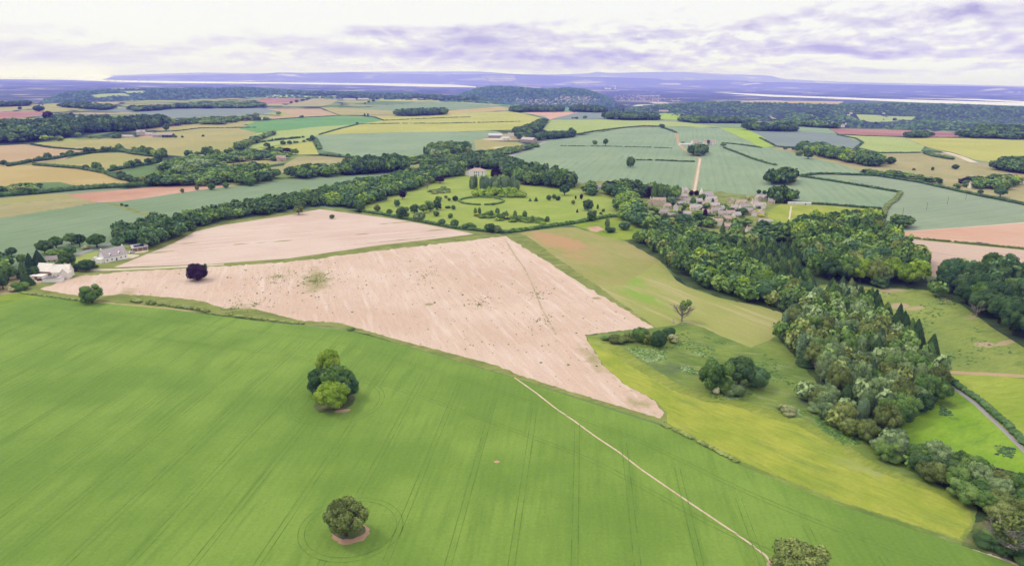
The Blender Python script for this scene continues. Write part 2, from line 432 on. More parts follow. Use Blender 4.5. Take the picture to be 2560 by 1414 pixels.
def tubes(paths, k=5):
    Vs, Fs = [], []; off = 0
    for pts, rads in paths:
        pts = np.array(pts, float)
        for i in range(len(pts)):
            d = pts[min(i + 1, len(pts) - 1)] - pts[max(i - 1, 0)]; d /= np.linalg.norm(d) + 1e-9
            a = np.cross(d, (0, 1, .3)); a /= np.linalg.norm(a) + 1e-9; b = np.cross(d, a)
            for j in range(k):
                t = 2 * math.pi * j / k; Vs.append(pts[i] + rads[i] * (math.cos(t) * a + math.sin(t) * b))
        for i in range(len(pts) - 1):
            for j in range(k):
                A = off + i * k; Fs.append((A + j, A + (j + 1) % k, A + k + (j + 1) % k, A + k + j))
        off += len(pts) * k
    return np.array(Vs), np.array(Fs)
def limbs(seed, n=6, full=False):
    r = np.random.default_rng(seed); P = [([(0, 0, -.02), (.005, 0, .2), (0, .01, .45)], (.045, .032, .02))]
    for i in range(n):
        a = i * 6.283 / n + r.uniform(-.4, .4); z0 = r.uniform(.15, .35); q = r.uniform(.22, .36)
        e = (q * math.cos(a), q * math.sin(a), z0 + r.uniform(.22, .5))
        mid = (q * .5 * math.cos(a), q * .5 * math.sin(a), z0 + .12)
        P.append(([(0, 0, z0), mid, e], (.022, .015, .007)))
        if full:
            for j in range(7):
                b = a + r.uniform(-.9, .9); l = r.uniform(.10, .24)
                s = np.array(mid) + (np.array(e) - mid) * r.uniform(0, 1)
                e2 = s + np.array([l * math.cos(b), l * math.sin(b), r.uniform(.02, .2)])
                P.append(([s, (s + e2) / 2 + r.normal(0, .015, 3), e2], (.010, .007, .003)))
                for q2 in range(3):
                    b2 = b + r.uniform(-1.2, 1.2); s3 = s + (e2 - s) * r.uniform(.3, 1); e3 = s3 + np.array([.09 * math.cos(b2), .09 * math.sin(b2), r.uniform(-.02, .09)])
                    P.append(([s3, e3], (.005, .002)))
    return tubes(P)
TRUNK = {}
def trunk_mesh(i, full=False):
    key = (i, full)
    if key not in TRUNK:
        V, f = limbs(40 + i, 5 + i % 3 if not full else 9, full)
        TRUNK[key] = mesh_np('trunk', V, [f], [BAREWOOD if full else BARK])
    return TRUNK[key]
CROWN = {}
LOD = {'hi': (8000, .0175, 1), 'mid': (1300, .040, 0), 'lo': (260, .085, 0)}
def crown_mesh(kind, var, lod):
    key = (kind, var, lod)
    if key not in CROWN:
        n, s, sub = LOD[lod]
        if kind == 'conifer': s *= 1.1
        V, f3, f4, t3, t4 = crown(kind, hash_id(kind, var), n, s, sub)
        CROWN[key] = mesh_np('crown', V, [f3, f4], [mat_leaf('green')], None, np.concatenate([t3, t4]))
    return CROWN[key]
def hash_id(kind, var): return {'oak': 100, 'round': 200, 'multi': 300, 'poplar': 400, 'bush': 500, 'conifer': 600}[kind] + var
RAW = {}
def crown_raw(kind, var):
    if (kind, var) not in RAW: RAW[(kind, var)] = crown(kind, hash_id(kind, var), *LOD['lo'])
    return RAW[(kind, var)]
NAMES = {'oak': 'broadleaf_tree', 'round': 'broadleaf_tree', 'multi': 'broadleaf_tree', 'poplar': 'columnar_tree', 'conifer': 'conifer_tree', 'bush': 'bush'}
CATS = {'oak': 'tree', 'round': 'tree', 'multi': 'tree', 'poplar': 'columnar tree', 'conifer': 'conifer', 'bush': 'bush'}
ntree = 0
def place_tree(kind, pal, p, wd, ht, label, group=None, lod=None, var=None, name=None, cat=None):
    global ntree
    ntree += 1
    var = (ntree * 7) % 4 if var is None else var
    dep = depth_of(p)
    if lod is None: lod = 'hi' if wd / dep * 1024 * 24 / 36 > 13.5 else 'mid'
    t = empty(name or ('copper_beech' if pal == 'copper' and kind != 'bush' else NAMES[kind]), (p[0], p[1], p[2] - .05), rng.uniform(0, 6.28), (wd, wd, ht))
    tag(t, label, cat or ('copper beech' if pal == 'copper' and kind != 'bush' else CATS[kind]), group)
    c = obj('crown', crown_mesh(kind, var, lod), t)
    c.material_slots[0].link = 'OBJECT'; c.material_slots[0].material = mat_leaf(pal)
    if kind != 'bush': obj('trunk', trunk_mesh(var), t)
    return t

# ------------------------------------------------------------------ fields (outlines surveyed from the photograph, laid on the terrain)
def vp(u): s = su(u); return math.atan2(1, s)
def d2(a, b):
    p = px2g([a, b]); return math.atan2(p[1][1] - p[0][1], p[1][0] - p[0][0])
def pt(u, v, across, along, s): p = g1(u, v); return (p[0], p[1], across, along, s)
CROPDIR = vp(1460)
mat_field('young_corn', (.152, .256, .038), (.205, .316, .052), (.138, .240, .036), CROPDIR, 9, .05, 3.0, .02, big=48)
STUBP = [pt(790, 700, 16, 50, .8), pt(700, 690, 22, 30, .45), pt(1072, 760, 4, 4, 1), pt(1490, 745, 4, 3.5, 1), pt(1500, 900, 14, 40, .65), pt(600, 770, 16, 40, .5), pt(1080, 680, 20, 60, .35), pt(1600, 1010, 12, 30, .5), pt(310, 735, 10, 30, .6)]
mat_field('barley_stubble', (.590, .430, .320), (.650, .495, .385), (.690, .550, .450), vp(690), 9, .07, 6.0, .012, STUBP, (.330, .300, .130), 80, .55)
STUBP2 = [pt(905, 585, 3, 10, 1), pt(710, 602, 3, 14, 1), pt(655, 606, 3, 8, .8), pt(600, 610, 3, 10, 1), pt(1000, 600, 3, 60, .7), pt(960, 615, 3, 50, .6), pt(400, 630, 5, 25, .7), pt(470, 608, 3, 12, .8), pt(1000, 556, 4, 40, .8), pt(1090, 575, 4, 25, .9)]
mat_field('light_stubble', (.590, .440, .350), (.640, .500, .405), (.680, .555, .470), d2((600, 640), (1150, 590)), 16, .06, 6.0, .03, STUBP2, (.330, .290, .140), 80, .25)
mat_field('grass_margin', (.170, .210, .045), (.235, .270, .070), (.340, .320, .120), .3, 4, .18, big=14)
mat_field('bright_grass', (.200, .290, .025), (.270, .340, .040), (.150, .240, .030), .6, 3, .12, big=22)
mat_field('track_stone', (.580, .480, .350), (.650, .550, .420), None, 0, 4, .1)
mat_field('earth_path', (.560, .420, .290), (.640, .500, .370), None, 0, 3, .15, big=8)
mat_field('bare_soil', (.500, .300, .200), (.560, .360, .260), None, 0, 4, .12, big=12)
mat_field('weed_line', (.400, .340, .190), (.520, .430, .290), (.330, .310, .130), None, 3, .2, big=8)
mat_field('rough_tuft', (.090, .125, .035), (.160, .185, .060), (.240, .210, .100), .4, 2, .22, big=9)
mat_field('sown_meadow', (.300, .300, .085), (.360, .320, .120), (.260, .310, .065), d2((1320, 600), (1560, 700)), 12, .08, big=60, patches=[pt(1400, 604, 26, 60, 1.0), pt(1440, 640, 20, 60, .55)], pcol=(.470, .285, .140))
mat_field('meadow', (.300, .330, .080), (.350, .350, .110), (.470, .400, .200), d2((1600, 700), (1850, 800)), 12, .08, big=50, patches=[pt(1545, 690, 14, 50, .95), pt(1600, 740, 10, 40, .9)], pcol=(.240, .360, .055))
mat_field('rough_pasture', (.130, .200, .038), (.210, .275, .055), (.250, .300, .100), d2((1500, 850), (1800, 900)), 3, .16, big=26, patches=[pt(1690, 925, 16, 34, .62), pt(1600, 900, 10, 26, .5), pt(2040, 1010, 10, 20, .7), pt(2120, 1090, 6, 24, .7), pt(1740, 860, 8, 24, .5)], pcol=(.105, .150, .065))
mat_field('yellow_pasture', (.265, .330, .038), (.360, .385, .058), (.205, .275, .045), d2((1700, 1020), (2300, 1260)), 5, .14, big=24, patches=[pt(2130, 1160, 9, 22, .55), pt(1560, 880, 4, 60, .6)], pcol=(.300, .340, .120))
mat_field('hill_pasture', (.200, .262, .055), (.275, .325, .070), (.145, .205, .048), .5, 4, .14, big=50, patches=[pt(2250, 765, 6, 12, 1.3), pt(2290, 770, 4, 10, 1.3), pt(2460, 860, 5, 9, 1.3), pt(2515, 856, 3, 14, 1.3), pt(2400, 742, 10, 30, .9), pt(2240, 722, 8, 30, 1.0), pt(2130, 722, 7, 30, .8), pt(2450, 790, 8, 24, .7)], pcol=(.430, .330, .190))
mat_field('yellow_mix', (.210, .270, .040), (.290, .325, .060), (.180, .230, .045), .5, 4, .16, big=16)
mat_field('yellow_meadow', (.240, .330, .035), (.320, .380, .055), (.250, .320, .040), .2, 4, .12, big=30)
mat_field('paddock', (.190, .330, .022), (.240, .370, .035), (.150, .270, .030), .6, 3, .12, big=20, patches=[pt(2370, 1010, 7, 9, .6), pt(2385, 1045, 6, 7, .6), pt(2510, 1125, 5, 7, .6)], pcol=(.085, .130, .040))
mat_field('park_lawn', (.270, .350, .055), (.320, .385, .075), (.235, .320, .060), .1, 6, .08, big=40)
mat_field('blue_wheat', (.195, .275, .140), (.230, .310, .170), (.170, .250, .130), d2((300, 600), (700, 505)), 14, .07, 14, .03, big=120, tram=24)
mat_field('blue_barley', (.230, .315, .180), (.270, .350, .200), (.200, .285, .160), vp(1740), 14, .07, 12, .03, big=140, tram=24)
mat_field('grey_wheat', (.250, .315, .195), (.290, .350, .220), (.220, .280, .180), d2((2250, 560), (2560, 520)), 14, .07, 12, .03, big=110, tram=24)
mat_field('grey_crop', (.195, .245, .215), (.220, .265, .235), None, .4, 14, .05, 14, .05, big=140)
mat_field('hay_gold', (.430, .330, .120), (.480, .370, .150), (.400, .330, .110), .3, 10, .06, big=110)
mat_field('hay_tan', (.440, .310, .170), (.480, .350, .200), (.400, .300, .140), .2, 10, .06, big=120)
mat_field('hay_olive', (.340, .320, .110), (.400, .350, .130), (.300, .310, .090), .25, 10, .06, big=130)
mat_field('deep_green', (.110, .190, .055), (.140, .220, .070), None, .3, 6, .08, big=60)
mat_field('mint_green', (.130, .290, .080), (.155, .320, .100), None, .3, 10, .05, big=140)
mat_field('rape_yellow', (.400, .400, .085), (.450, .435, .110), (.370, .385, .080), .2, 14, .04, big=140)
mat_field('pale_lime', (.330, .400, .110), (.370, .430, .140), (.300, .380, .110), .9, 12, .05, big=130)
mat_field('lime_strip', (.300, .420, .040), (.340, .450, .060), None, .9, 12, .05, big=120)
mat_field('red_soil', (.480, .260, .165), (.560, .350, .240), (.420, .230, .150), d2((240, 495), (560, 468)), 10, .06, big=90)
mat_field('salmon_soil', (.560, .330, .215), (.590, .385, .270), (.530, .300, .200), d2((2260, 580), (2560, 600)), 12, .05, big=120)
mat_field('pink_soil', (.510, .370, .280), (.560, .420, .320), (.450, .330, .260), d2((2260, 595), (2560, 650)), 12, .05, big=120)
mat_field('plum_soil', (.320, .140, .130), (.400, .210, .170), None, .1, 12, .05, big=160)
mat_field('tan_rough', (.330, .300, .130), (.400, .350, .160), (.270, .270, .100), .2, 4, .12, big=70)
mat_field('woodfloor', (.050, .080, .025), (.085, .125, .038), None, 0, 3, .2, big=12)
mat_field('tarmac', (.330, .300, .300), (.370, .340, .340), None, 0, 3, .05)
mat_land('countryside', 1 / 260, [(.20, .27, .08), (.30, .32, .12), (.14, .22, .07), (.40, .33, .16), (.22, .28, .16), (.33, .37, .10)], cover=.35)
mat_land('plain_land', 1 / 620, [(.06, .09, .045), (.14, .16, .08), (.05, .08, .04), (.26, .24, .14), (.08, .11, .06), (.60, .52, .44)], cover=.7)
mat_land('far_hills', 1 / 1500, [(.06, .09, .05), (.07, .10, .05), (.26, .25, .15), (.06, .09, .05), (.44, .38, .28), (.05, .08, .04)], cover=.8)
mat_land('wooded_slope', 1 / 200, [(.05, .09, .035), (.06, .10, .04), (.045, .08, .03), (.07, .11, .04), (.05, .09, .035), (.06, .10, .03)], cover=.9)

FL = []      # (object name, material, polygon in photo pixels)
def fld(name, mat, *pts): FL.append((name, mat, pts))
# far left and far upland
fld('upland_field', 'tan_rough', (-900, 300), (-900, 262), (0, 264), (80, 260), (110, 268), (0, 280), (-300, 290))
fld('upland_field', 'hay_olive', (80, 259), (180, 262), (290, 270), (180, 275), (110, 277), (100, 268))
fld('upland_field', 'plum_soil', (-900, 312), (-900, 286), (0, 280), (100, 277), (115, 285), (60, 294), (0, 300))
fld('wheat_field', 'grey_crop', (175, 274), (290, 271), (380, 269), (500, 270), (640, 270), (725, 275), (660, 284), (560, 290), (480, 293), (420, 296), (350, 283))
fld('hay_field', 'hay_tan', (668, 273), (800, 272), (848, 289), (760, 293), (640, 302), (480, 309), (380, 330), (440, 315), (560, 300), (640, 296), (730, 286))
fld('ploughed_field', 'plum_soil', (640, 258), (640, 250), (668, 246), (777, 247), (735, 257))
fld('pasture', 'pale_lime', (658, 240), (700, 235), (850, 238), (840, 247), (760, 247))
fld('pasture', 'tan_rough', (735, 258), (777, 248), (845, 250), (830, 260), (800, 266), (700, 266))
fld('pasture', 'deep_green', (905, 262), (940, 253), (1060, 252), (1000, 260), (930, 263))
fld('hay_field', 'rape_yellow', (940, 251), (960, 244), (1095, 249), (1100, 254), (1000, 254))
fld('wheat_field', 'blue_wheat', (960, 264), (1100, 254), (1220, 262), (1280, 267), (1210, 272), (1110, 276), (1000, 280), (880, 273))
fld('pasture', 'mint_green', (1105, 250), (1200, 251), (1300, 259), (1300, 268), (1240, 262))
fld('pasture', 'hay_olive', (800, 268), (880, 270), (1000, 279), (1060, 282), (985, 287), (850, 288))
fld('hay_field', 'hay_tan', (848, 289), (985, 288), (984, 291), (930, 293), (866, 291))
fld('hay_field', 'hay_gold', (1116, 277), (1250, 267), (1290, 274), (1200, 280), (1118, 285))
fld('barley_field', 'rape_yellow', (932, 292), (985, 290), (1115, 285), (1280, 278), (1358, 297), (1340, 310), (1300, 323), (1115, 330), (990, 331), (798, 337), (890, 313), (958, 301))
fld('grass_field', 'mint_green', (845, 290), (932, 292), (958, 301), (890, 312), (800, 316), (722, 325), (640, 331), (600, 322), (640, 303), (760, 294))
fld('grass_field', 'pale_lime', (722, 325), (800, 316), (890, 312), (800, 336), (790, 350), (700, 362), (630, 372), (610, 360), (640, 332))
fld('hay_field', 'hay_olive', (380, 331), (480, 309), (620, 303), (600, 322), (640, 331), (620, 350), (560, 385), (480, 392), (400, 386), (310, 374), (210, 372), (130, 371), (80, 361), (200, 352), (300, 345), (430, 340))
fld('barley_field', 'blue_barley', (790, 338), (990, 331), (1240, 328), (1255, 332), (1200, 350), (1165, 362), (1120, 390), (1000, 397), (890, 392), (800, 375), (786, 350))
fld('hay_field', 'rape_yellow', (640, 372), (700, 364), (780, 353), (797, 386), (720, 387), (660, 382))
fld('pasture', 'tan_rough', (700, 432), (712, 410), (745, 392), (800, 390), (900, 398), (880, 412), (845, 430), (780, 436))
fld('pasture', 'hay_olive', (520, 400), (640, 380), (730, 388), (705, 405), (650, 415), (560, 412))
fld('hay_field', 'hay_gold', (1040, 412), (1120, 390), (1185, 385), (1300, 374), (1300, 384), (1225, 396), (1100, 407), (1060, 416))
fld('pasture', 'hay_olive', (1185, 350), (1290, 356), (1330, 368), (1290, 376), (1190, 380))
# left middle
fld('hay_field', 'hay_tan', (-900, 372), (-200, 362), (0, 364), (60, 361), (130, 371), (215, 377), (160, 398), (90, 408), (0, 413), (-300, 420), (-900, 450))
fld('hay_field', 'hay_olive', (100, 409), (160, 398), (235, 383), (330, 382), (400, 395), (360, 415), (300, 428), (265, 428), (200, 416))
fld('hay_field', 'hay_gold', (-900, 455), (-300, 424), (0, 414), (80, 412), (200, 422), (265, 434), (345, 463), (330, 467), (225, 472), (150, 456), (0, 466), (-300, 480), (-900, 520))
fld('pasture', 'deep_green', (-900, 525), (-300, 484), (0, 467), (100, 456), (150, 455), (215, 471), (100, 484), (0, 493), (-300, 512), (-900, 560))
fld('pasture', 'deep_green', (300, 427), (360, 414), (425, 415), (430, 430), (385, 445), (345, 450), (310, 440))
fld('fallow_field', 'hay_olive', (-900, 590), (-300, 525), (0, 497), (100, 486), (170, 484), (190, 492), (100, 502), (0, 513), (-300, 545))
fld('fallow_field', 'tan_rough', (-900, 660), (-900, 592), (-300, 546), (0, 514), (190, 492), (245, 505), (150, 522), (0, 545), (-300, 590))
fld('ploughed_field', 'red_soil', (165, 486), (400, 466), (500, 463), (600, 462), (600, 468), (530, 471), (400, 490), (300, 504), (245, 506), (190, 493))
fld('wheat_field', 'blue_wheat', (-900, 1000), (-900, 662), (-300, 592), (0, 546), (150, 523), (245, 506), (300, 504), (530, 471), (620, 461), (700, 451), (860, 440), (1010, 429), (1100, 432), (1000, 470), (800, 530), (560, 585), (480, 600), (300, 615), (100, 660), (0, 700))
fld('grass_strip', 'grass_margin', (262, 507), (272, 505), (340, 525), (402, 544), (396, 547), (330, 529))
# centre
fld('barley_field', 'blue_barley', (1230, 405), (1290, 378), (1370, 352), (1450, 340), (1560, 321), (1650, 317), (1690, 333), (1694, 360), (1712, 378), (1748, 395), (1742, 430), (1733, 478), (1600, 480), (1500, 470), (1400, 445), (1290, 425))
fld('barley_field', 'blue_barley', (1652, 316), (1700, 318), (1800, 320), (1870, 352), (1930, 369), (1990, 376), (2040, 395), (2120, 415), (2190, 440), (2080, 437), (1998, 440), (1975, 455), (1975, 500), (1900, 508), (1830, 492), (1740, 476), (1746, 430), (1752, 395), (1716, 376), (1698, 358), (1694, 333))
fld('barley_field', 'blue_barley', (2000, 441), (2078, 438), (2150, 455), (2250, 483), (2214, 522), (2100, 512), (1976, 508), (1975, 470))
fld('wheat_field', 'grey_wheat', (2082, 437), (2190, 439), (2300, 457), (2430, 485), (2560, 510), (3600, 640), (3600, 500), (2560, 556), (2440, 565), (2280, 577), (2206, 578), (2190, 560), (2215, 523), (2258, 485), (2250, 481))
fld('grass_paddock', 'yellow_pasture', (1912, 530), (1925, 512), (1974, 509), (2212, 524), (2206, 558), (2160, 560), (1960, 565), (1925, 560))
fld('lime_field', 'lime_strip', (1798, 319), (1862, 322), (1900, 338), (1940, 366), (1900, 368), (1872, 352))
fld('pale_field', 'pale_lime', (1357, 323), (1380, 300), (1555, 298), (1700, 305), (1805, 318), (1652, 316), (1620, 316), (1555, 322), (1430, 338), (1392, 336))
fld('ploughed_field', 'salmon_soil', (1303, 279), (1436, 279), (1447, 281), (1400, 292), (1376, 299), (1362, 293))
fld('wheat_field', 'grey_crop', (1380, 300), (1400, 292), (1447, 281), (1515, 282), (1515, 297))
fld('pasture', 'mint_green', (1408, 265), (1430, 265), (1432, 279), (1408, 278))
fld('wheat_field', 'blue_wheat', (1545, 296), (1640, 299), (1780, 303), (1880, 307), (1990, 318), (1985, 327), (1862, 322), (1806, 318), (1700, 305))
fld('pasture', 'lime_strip', (1648, 283), (1702, 283), (1695, 299), (1648, 298))
fld('wheat_field', 'grey_crop', (1862, 322), (1985, 327), (2095, 336), (2157, 357), (2140, 371), (2095, 373), (2000, 366), (1942, 366), (1900, 338))
fld('pasture', 'blue_barley', (1985, 316), (2070, 321), (2092, 335), (1985, 327))
fld('ploughed_field', 'plum_soil', (2075, 322), (2130, 322), (2270, 326), (2400, 333), (2395, 344), (2260, 343), (2100, 337), (2090, 330))
fld('grass_field', 'pale_lime', (2100, 338), (2260, 343), (2312, 366), (2298, 382), (2200, 384), (2146, 370), (2160, 357))
fld('hay_field', 'rape_yellow', (2264, 343), (2400, 344), (2560, 346), (3600, 360), (3600, 520), (2560, 414), (2500, 408), (2440, 400), (2380, 381), (2312, 366))
fld('rough_grassland', 'tan_rough', (1930, 369), (2010, 372), (2100, 390), (2200, 385), (2298, 383), (2380, 382), (2440, 404), (2560, 416), (3600, 524), (3600, 636), (2560, 508), (2430, 484), (2300, 456), (2190, 439), (2100, 412))
fld('valley_field', 'pale_lime', (2140, 286), (2200, 288), (2250, 303), (2180, 306), (2150, 300))
fld('valley_field', 'pale_lime', (2210, 290), (2290, 292), (2280, 300), (2230, 299))
fld('valley_field', 'hay_olive', (1920, 288), (2030, 285), (2038, 294), (1930, 297))
fld('ridge_field', 'hay_gold', (1855, 252), (2110, 254), (2100, 261), (1850, 257))
fld('ridge_field', 'hay_gold', (1292, 216), (1355, 218), (1340, 222), (1295, 220))
fld('ridge_field', 'pale_lime', (225, 238), (310, 233), (330, 240), (240, 245))
fld('ridge_field', 'pale_lime', (300, 228), (362, 227), (362, 233), (320, 233))
fld('ploughed_field', 'salmon_soil', (2208, 580), (2280, 578), (2440, 566), (2560, 556), (3600, 500), (3600, 800), (2560, 621), (2457, 611), (2300, 596), (2222, 587))
fld('grass_strip', 'grass_margin', (2196, 585), (2222, 587), (2300, 596), (2457, 611), (2560, 621), (3600, 800), (3600, 806), (2560, 625), (2300, 600), (2225, 591), (2200, 590))
fld('ploughed_field', 'pink_soil', (2198, 590), (2225, 591), (2300, 600), (2560, 625), (3600, 806), (3600, 990), (2560, 760), (2330, 690), (2325, 665), (2300, 640), (2240, 610))
# park and meadows
fld('park_lawn', 'park_lawn', (905, 532), (905, 500), (1000, 470), (1040, 455), (1100, 440), (1180, 425), (1260, 420), (1300, 430), (1420, 460), (1520, 470), (1575, 500), (1580, 545), (1560, 541), (1480, 550), (1400, 566), (1280, 582), (1190, 575), (1000, 545))
fld('village_green', 'grass_margin', (1420, 465), (1500, 452), (1700, 470), (1900, 490), (1960, 505), (1920, 530), (1925, 575), (1960, 600), (1800, 610), (1640, 580), (1570, 545), (1575, 500))
fld('grass_slope', 'bright_grass', (1430, 562), (1480, 551), (1560, 541), (1600, 548), (1650, 560), (1700, 590), (1640, 600), (1572, 604), (1500, 590), (1460, 572))
fld('garden_plot', 'bare_soil', (1466, 568), (1494, 565), (1513, 574), (1492, 580), (1478, 577))
fld('meadow_field', 'sown_meadow', (1268, 588), (1300, 580), (1400, 569), (1440, 568), (1500, 588), (1575, 606), (1620, 622), (1650, 650), (1560, 720), (1470, 720), (1440, 700), (1350, 640))
fld('meadow_field', 'meadow', (1440, 700), (1470, 715), (1560, 712), (1650, 650), (1690, 700), (1720, 718), (1800, 745), (1900, 765), (1985, 790), (1940, 838), (1925, 850), (1877, 868), (1800, 838), (1750, 815), (1700, 806), (1690, 812), (1640, 818))
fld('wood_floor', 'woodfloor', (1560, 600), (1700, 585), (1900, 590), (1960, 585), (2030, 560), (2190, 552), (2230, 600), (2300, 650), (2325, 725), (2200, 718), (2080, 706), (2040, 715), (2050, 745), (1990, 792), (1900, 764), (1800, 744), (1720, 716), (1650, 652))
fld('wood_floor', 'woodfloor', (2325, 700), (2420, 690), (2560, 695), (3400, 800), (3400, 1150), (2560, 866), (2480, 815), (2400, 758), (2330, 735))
fld('hill_pasture', 'hill_pasture', (2050, 712), (2200, 720), (2325, 727), (2400, 760), (2480, 818), (2560, 868), (3400, 1160), (3400, 980), (2560, 942), (2480, 934), (2350, 930), (2250, 1000), (2000, 900), (2000, 780))
fld('yellow_meadow', 'yellow_meadow', (2355, 936), (2480, 937), (2560, 946), (3400, 990), (3400, 2000), (2560, 1122), (2500, 1060), (2430, 990))
fld('green_paddock', 'paddock', (2200, 1080), (2340, 945), (2430, 1005), (2510, 1072), (2560, 1122), (3400, 2000), (3400, 2100), (2560, 1300), (2440, 1230), (2270, 1190))
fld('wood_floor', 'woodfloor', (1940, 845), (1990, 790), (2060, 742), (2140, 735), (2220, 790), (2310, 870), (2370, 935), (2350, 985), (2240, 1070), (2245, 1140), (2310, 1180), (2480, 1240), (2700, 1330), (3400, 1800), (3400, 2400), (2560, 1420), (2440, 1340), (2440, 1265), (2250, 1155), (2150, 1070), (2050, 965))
fld('rough_pasture', 'rough_pasture', (1463, 838), (1540, 832), (1640, 818), (1690, 812), (1700, 806), (1750, 815), (1800, 838), (1877, 868), (1925, 850), (1942, 840), (1960, 862), (2050, 965), (2150, 1075), (2250, 1158), (2442, 1268), (2438, 1312), (2404, 1368), (2112, 1274), (1866, 1178), (1655, 1072), (1662, 1030), (1640, 1000), (1560, 960), (1510, 915), (1480, 868))
fld('rough_pasture', 'yellow_mix', (1468, 842), (1530, 850), (1590, 895), (1700, 962), (1790, 985), (1850, 1000), (1925, 1022), (2005, 1045), (2085, 1092), (2175, 1150), (2270, 1192), (2370, 1225), (2425, 1268), (2432, 1312), (2402, 1350), (2115, 1258), (1870, 1160), (1667, 1058), (1662, 1030), (1560, 960))
fld('yellow_pasture', 'yellow_pasture', (1468, 845), (1500, 855), (1560, 905), (1680, 975), (1770, 1005), (1830, 1010), (1900, 1040), (1990, 1060), (2070, 1105), (2160, 1165), (2260, 1205), (2350, 1235), (2410, 1275), (2425, 1310), (2398, 1345), (2115, 1255), (1870, 1158), (1667, 1056), (1662, 1030), (1640, 1000), (1560, 960), (1510, 915), (1480, 868))
# stubble, its margins and the near crop
fld('grass_margin', 'grass_margin', (40, 727), (150, 690), (183, 676), (200, 668), (260, 662), (380, 612), (440, 590), (480, 568), (640, 540), (800, 519), (1000, 545), (1200, 576), (1265, 588), (1300, 578), (1640, 818), (1460, 835), (1480, 868), (1510, 915), (1560, 960), (1640, 1000), (1668, 1032), (1665, 1062), (1285, 943), (930, 838), (870, 824), (640, 799), (420, 768), (230, 752))
fld('stubble_field', 'barley_stubble', (100, 722), (150, 704), (200, 690), (320, 678), (470, 671), (720, 655), (960, 625), (1265, 590), (1440, 700), (1634, 818), (1462, 836), (1478, 866), (1510, 915), (1560, 960), (1636, 1000), (1660, 1030), (1650, 1045), (1500, 1000), (1300, 938), (1240, 912), (1000, 850), (940, 832), (842, 806), (745, 800), (690, 785), (640, 772), (560, 770), (500, 752), (420, 742), (300, 735), (230, 742), (150, 732))
fld('stubble_field', 'light_stubble', (285, 668), (330, 650), (400, 622), (440, 605), (490, 578), (560, 562), (700, 541), (800, 523), (1000, 549), (1140, 575), (1185, 585), (1000, 607), (960, 611), (720, 646), (520, 660), (380, 665))
fld('farm_track', 'track_stone', (190, 673), (300, 671), (400, 667), (480, 663), (560, 659), (560, 662), (480, 667), (400, 671), (300, 675.5), (200, 678))
fld('young_corn_field', 'young_corn', (-1400, 900), (-300, 760), (0, 738), (48, 731), (140, 741), (230, 755), (420, 772), (640, 801), (870, 826), (930, 840), (1285, 945), (1655, 1064), (1870, 1171), (2115, 1268), (2404, 1362), (2560, 1412), (3400, 1720), (3400, 3800), (-1400, 3800))
fld('grass_verge', 'bright_grass', (-300, 762), (0, 740), (48, 733), (110, 741), (60, 748), (0, 762), (-200, 800))
fld('footpath', 'track_stone', (2404, 1360), (2440, 1370), (2500, 1390), (2600, 1430), (3000, 1570), (3000, 1580), (2600, 1436), (2500, 1396), (2440, 1375))
def ell(cu, cv, rx, n=28, jit=.08, ry=None, rot=0):
    """a rounded patch of radius rx metres on the ground around a photo pixel -> pixels are recomputed from the world outline"""
    c = g1(cu, cv); ry = ry or rx; o = []
    for i in range(n):
        a = 6.2832 * i / n; k = 1 + rng.uniform(-jit, jit)
        o.append((c[0] + rx * k * math.cos(a) * math.cos(rot) - ry * k * math.sin(a) * math.sin(rot), c[1] + rx * k * math.cos(a) * math.sin(rot) + ry * k * math.sin(a) * math.cos(rot)))
    return o
FW = []      # same, outline already in world metres
FW.append(('tree_island', 'rough_tuft', ell(837, 1003, 7.8, ry=10.5)))
FW.append(('bare_patch', 'bare_soil', ell(857, 1026, 3.2, ry=1.4, rot=.35)))
FW.append(('tree_island', 'bare_soil', ell(877, 1332, 5.4, ry=4.9)))
FW.append(('tree_island', 'rough_tuft', ell(874, 1325, 4.6, ry=4.0)))
FW.append(('tree_island', 'bare_soil', ell(1990, 1425, 8.0, ry=6)))
FW.append(('bare_patch', 'bare_soil', ell(1242, 1153, 1.0, ry=.8)))
FW.append(('farm_yard', 'track_stone', ell(290, 644, 15, ry=9, rot=.5)))
FW.append(('farm_yard', 'track_stone', ell(347, 628, 7, ry=6, rot=.3)))
FW.append(('farm_yard', 'track_stone', ell(122, 698, 8.5, ry=7)))
FW.append(('farm_yard', 'track_stone', ell(1243, 348, 34, ry=26)))
FW.append(('farm_yard', 'bare_soil', ell(395, 341, 40, ry=24)))
FW.append(('sand_school', 'track_stone', ell(1262, 369, 26, n=10, ry=14)))
def band(pts, wid, name, mat):
    """road or track of constant width along a pixel polyline"""
    P = px2g(pts)[:, :2]; L, Rr = [], []
    for i in range(len(P)):
        d = P[min(i + 1, len(P) - 1)] - P[max(i - 1, 0)]; d = d / (np.linalg.norm(d) + 1e-9); n = np.array([-d[1], d[0]])
        L.append(P[i] + n * wid / 2); Rr.append(P[i] - n * wid / 2)
    FW.append((name, mat, [tuple(p) for p in L + Rr[::-1]]))
band([(1195, 412), (1240, 402), (1290, 385), (1345, 362), (1365, 354)], 9, 'road', 'tarmac')
band([(1338, 307), (1362, 300), (1370, 296), (1358, 290), (1345, 285)], 9, 'road', 'tarmac')
band([(1735, 478), (1742, 440), (1750, 396), (1715, 377), (1696, 360), (1692, 334), (1655, 317)], 6, 'farm_track', 'hay_tan')
band([(1736, 478), (1743, 440), (1750, 397)], 3, 'farm_track', 'track_stone')
band([(186, 640), (215, 628), (250, 616), (290, 606)], 5, 'lane', 'tarmac')
band([(2352, 951), (2390, 972), (2440, 1010), (2510, 1075), (2560, 1125), (2700, 1275), (3000, 1600)], 2.1, 'lane', 'tarmac')
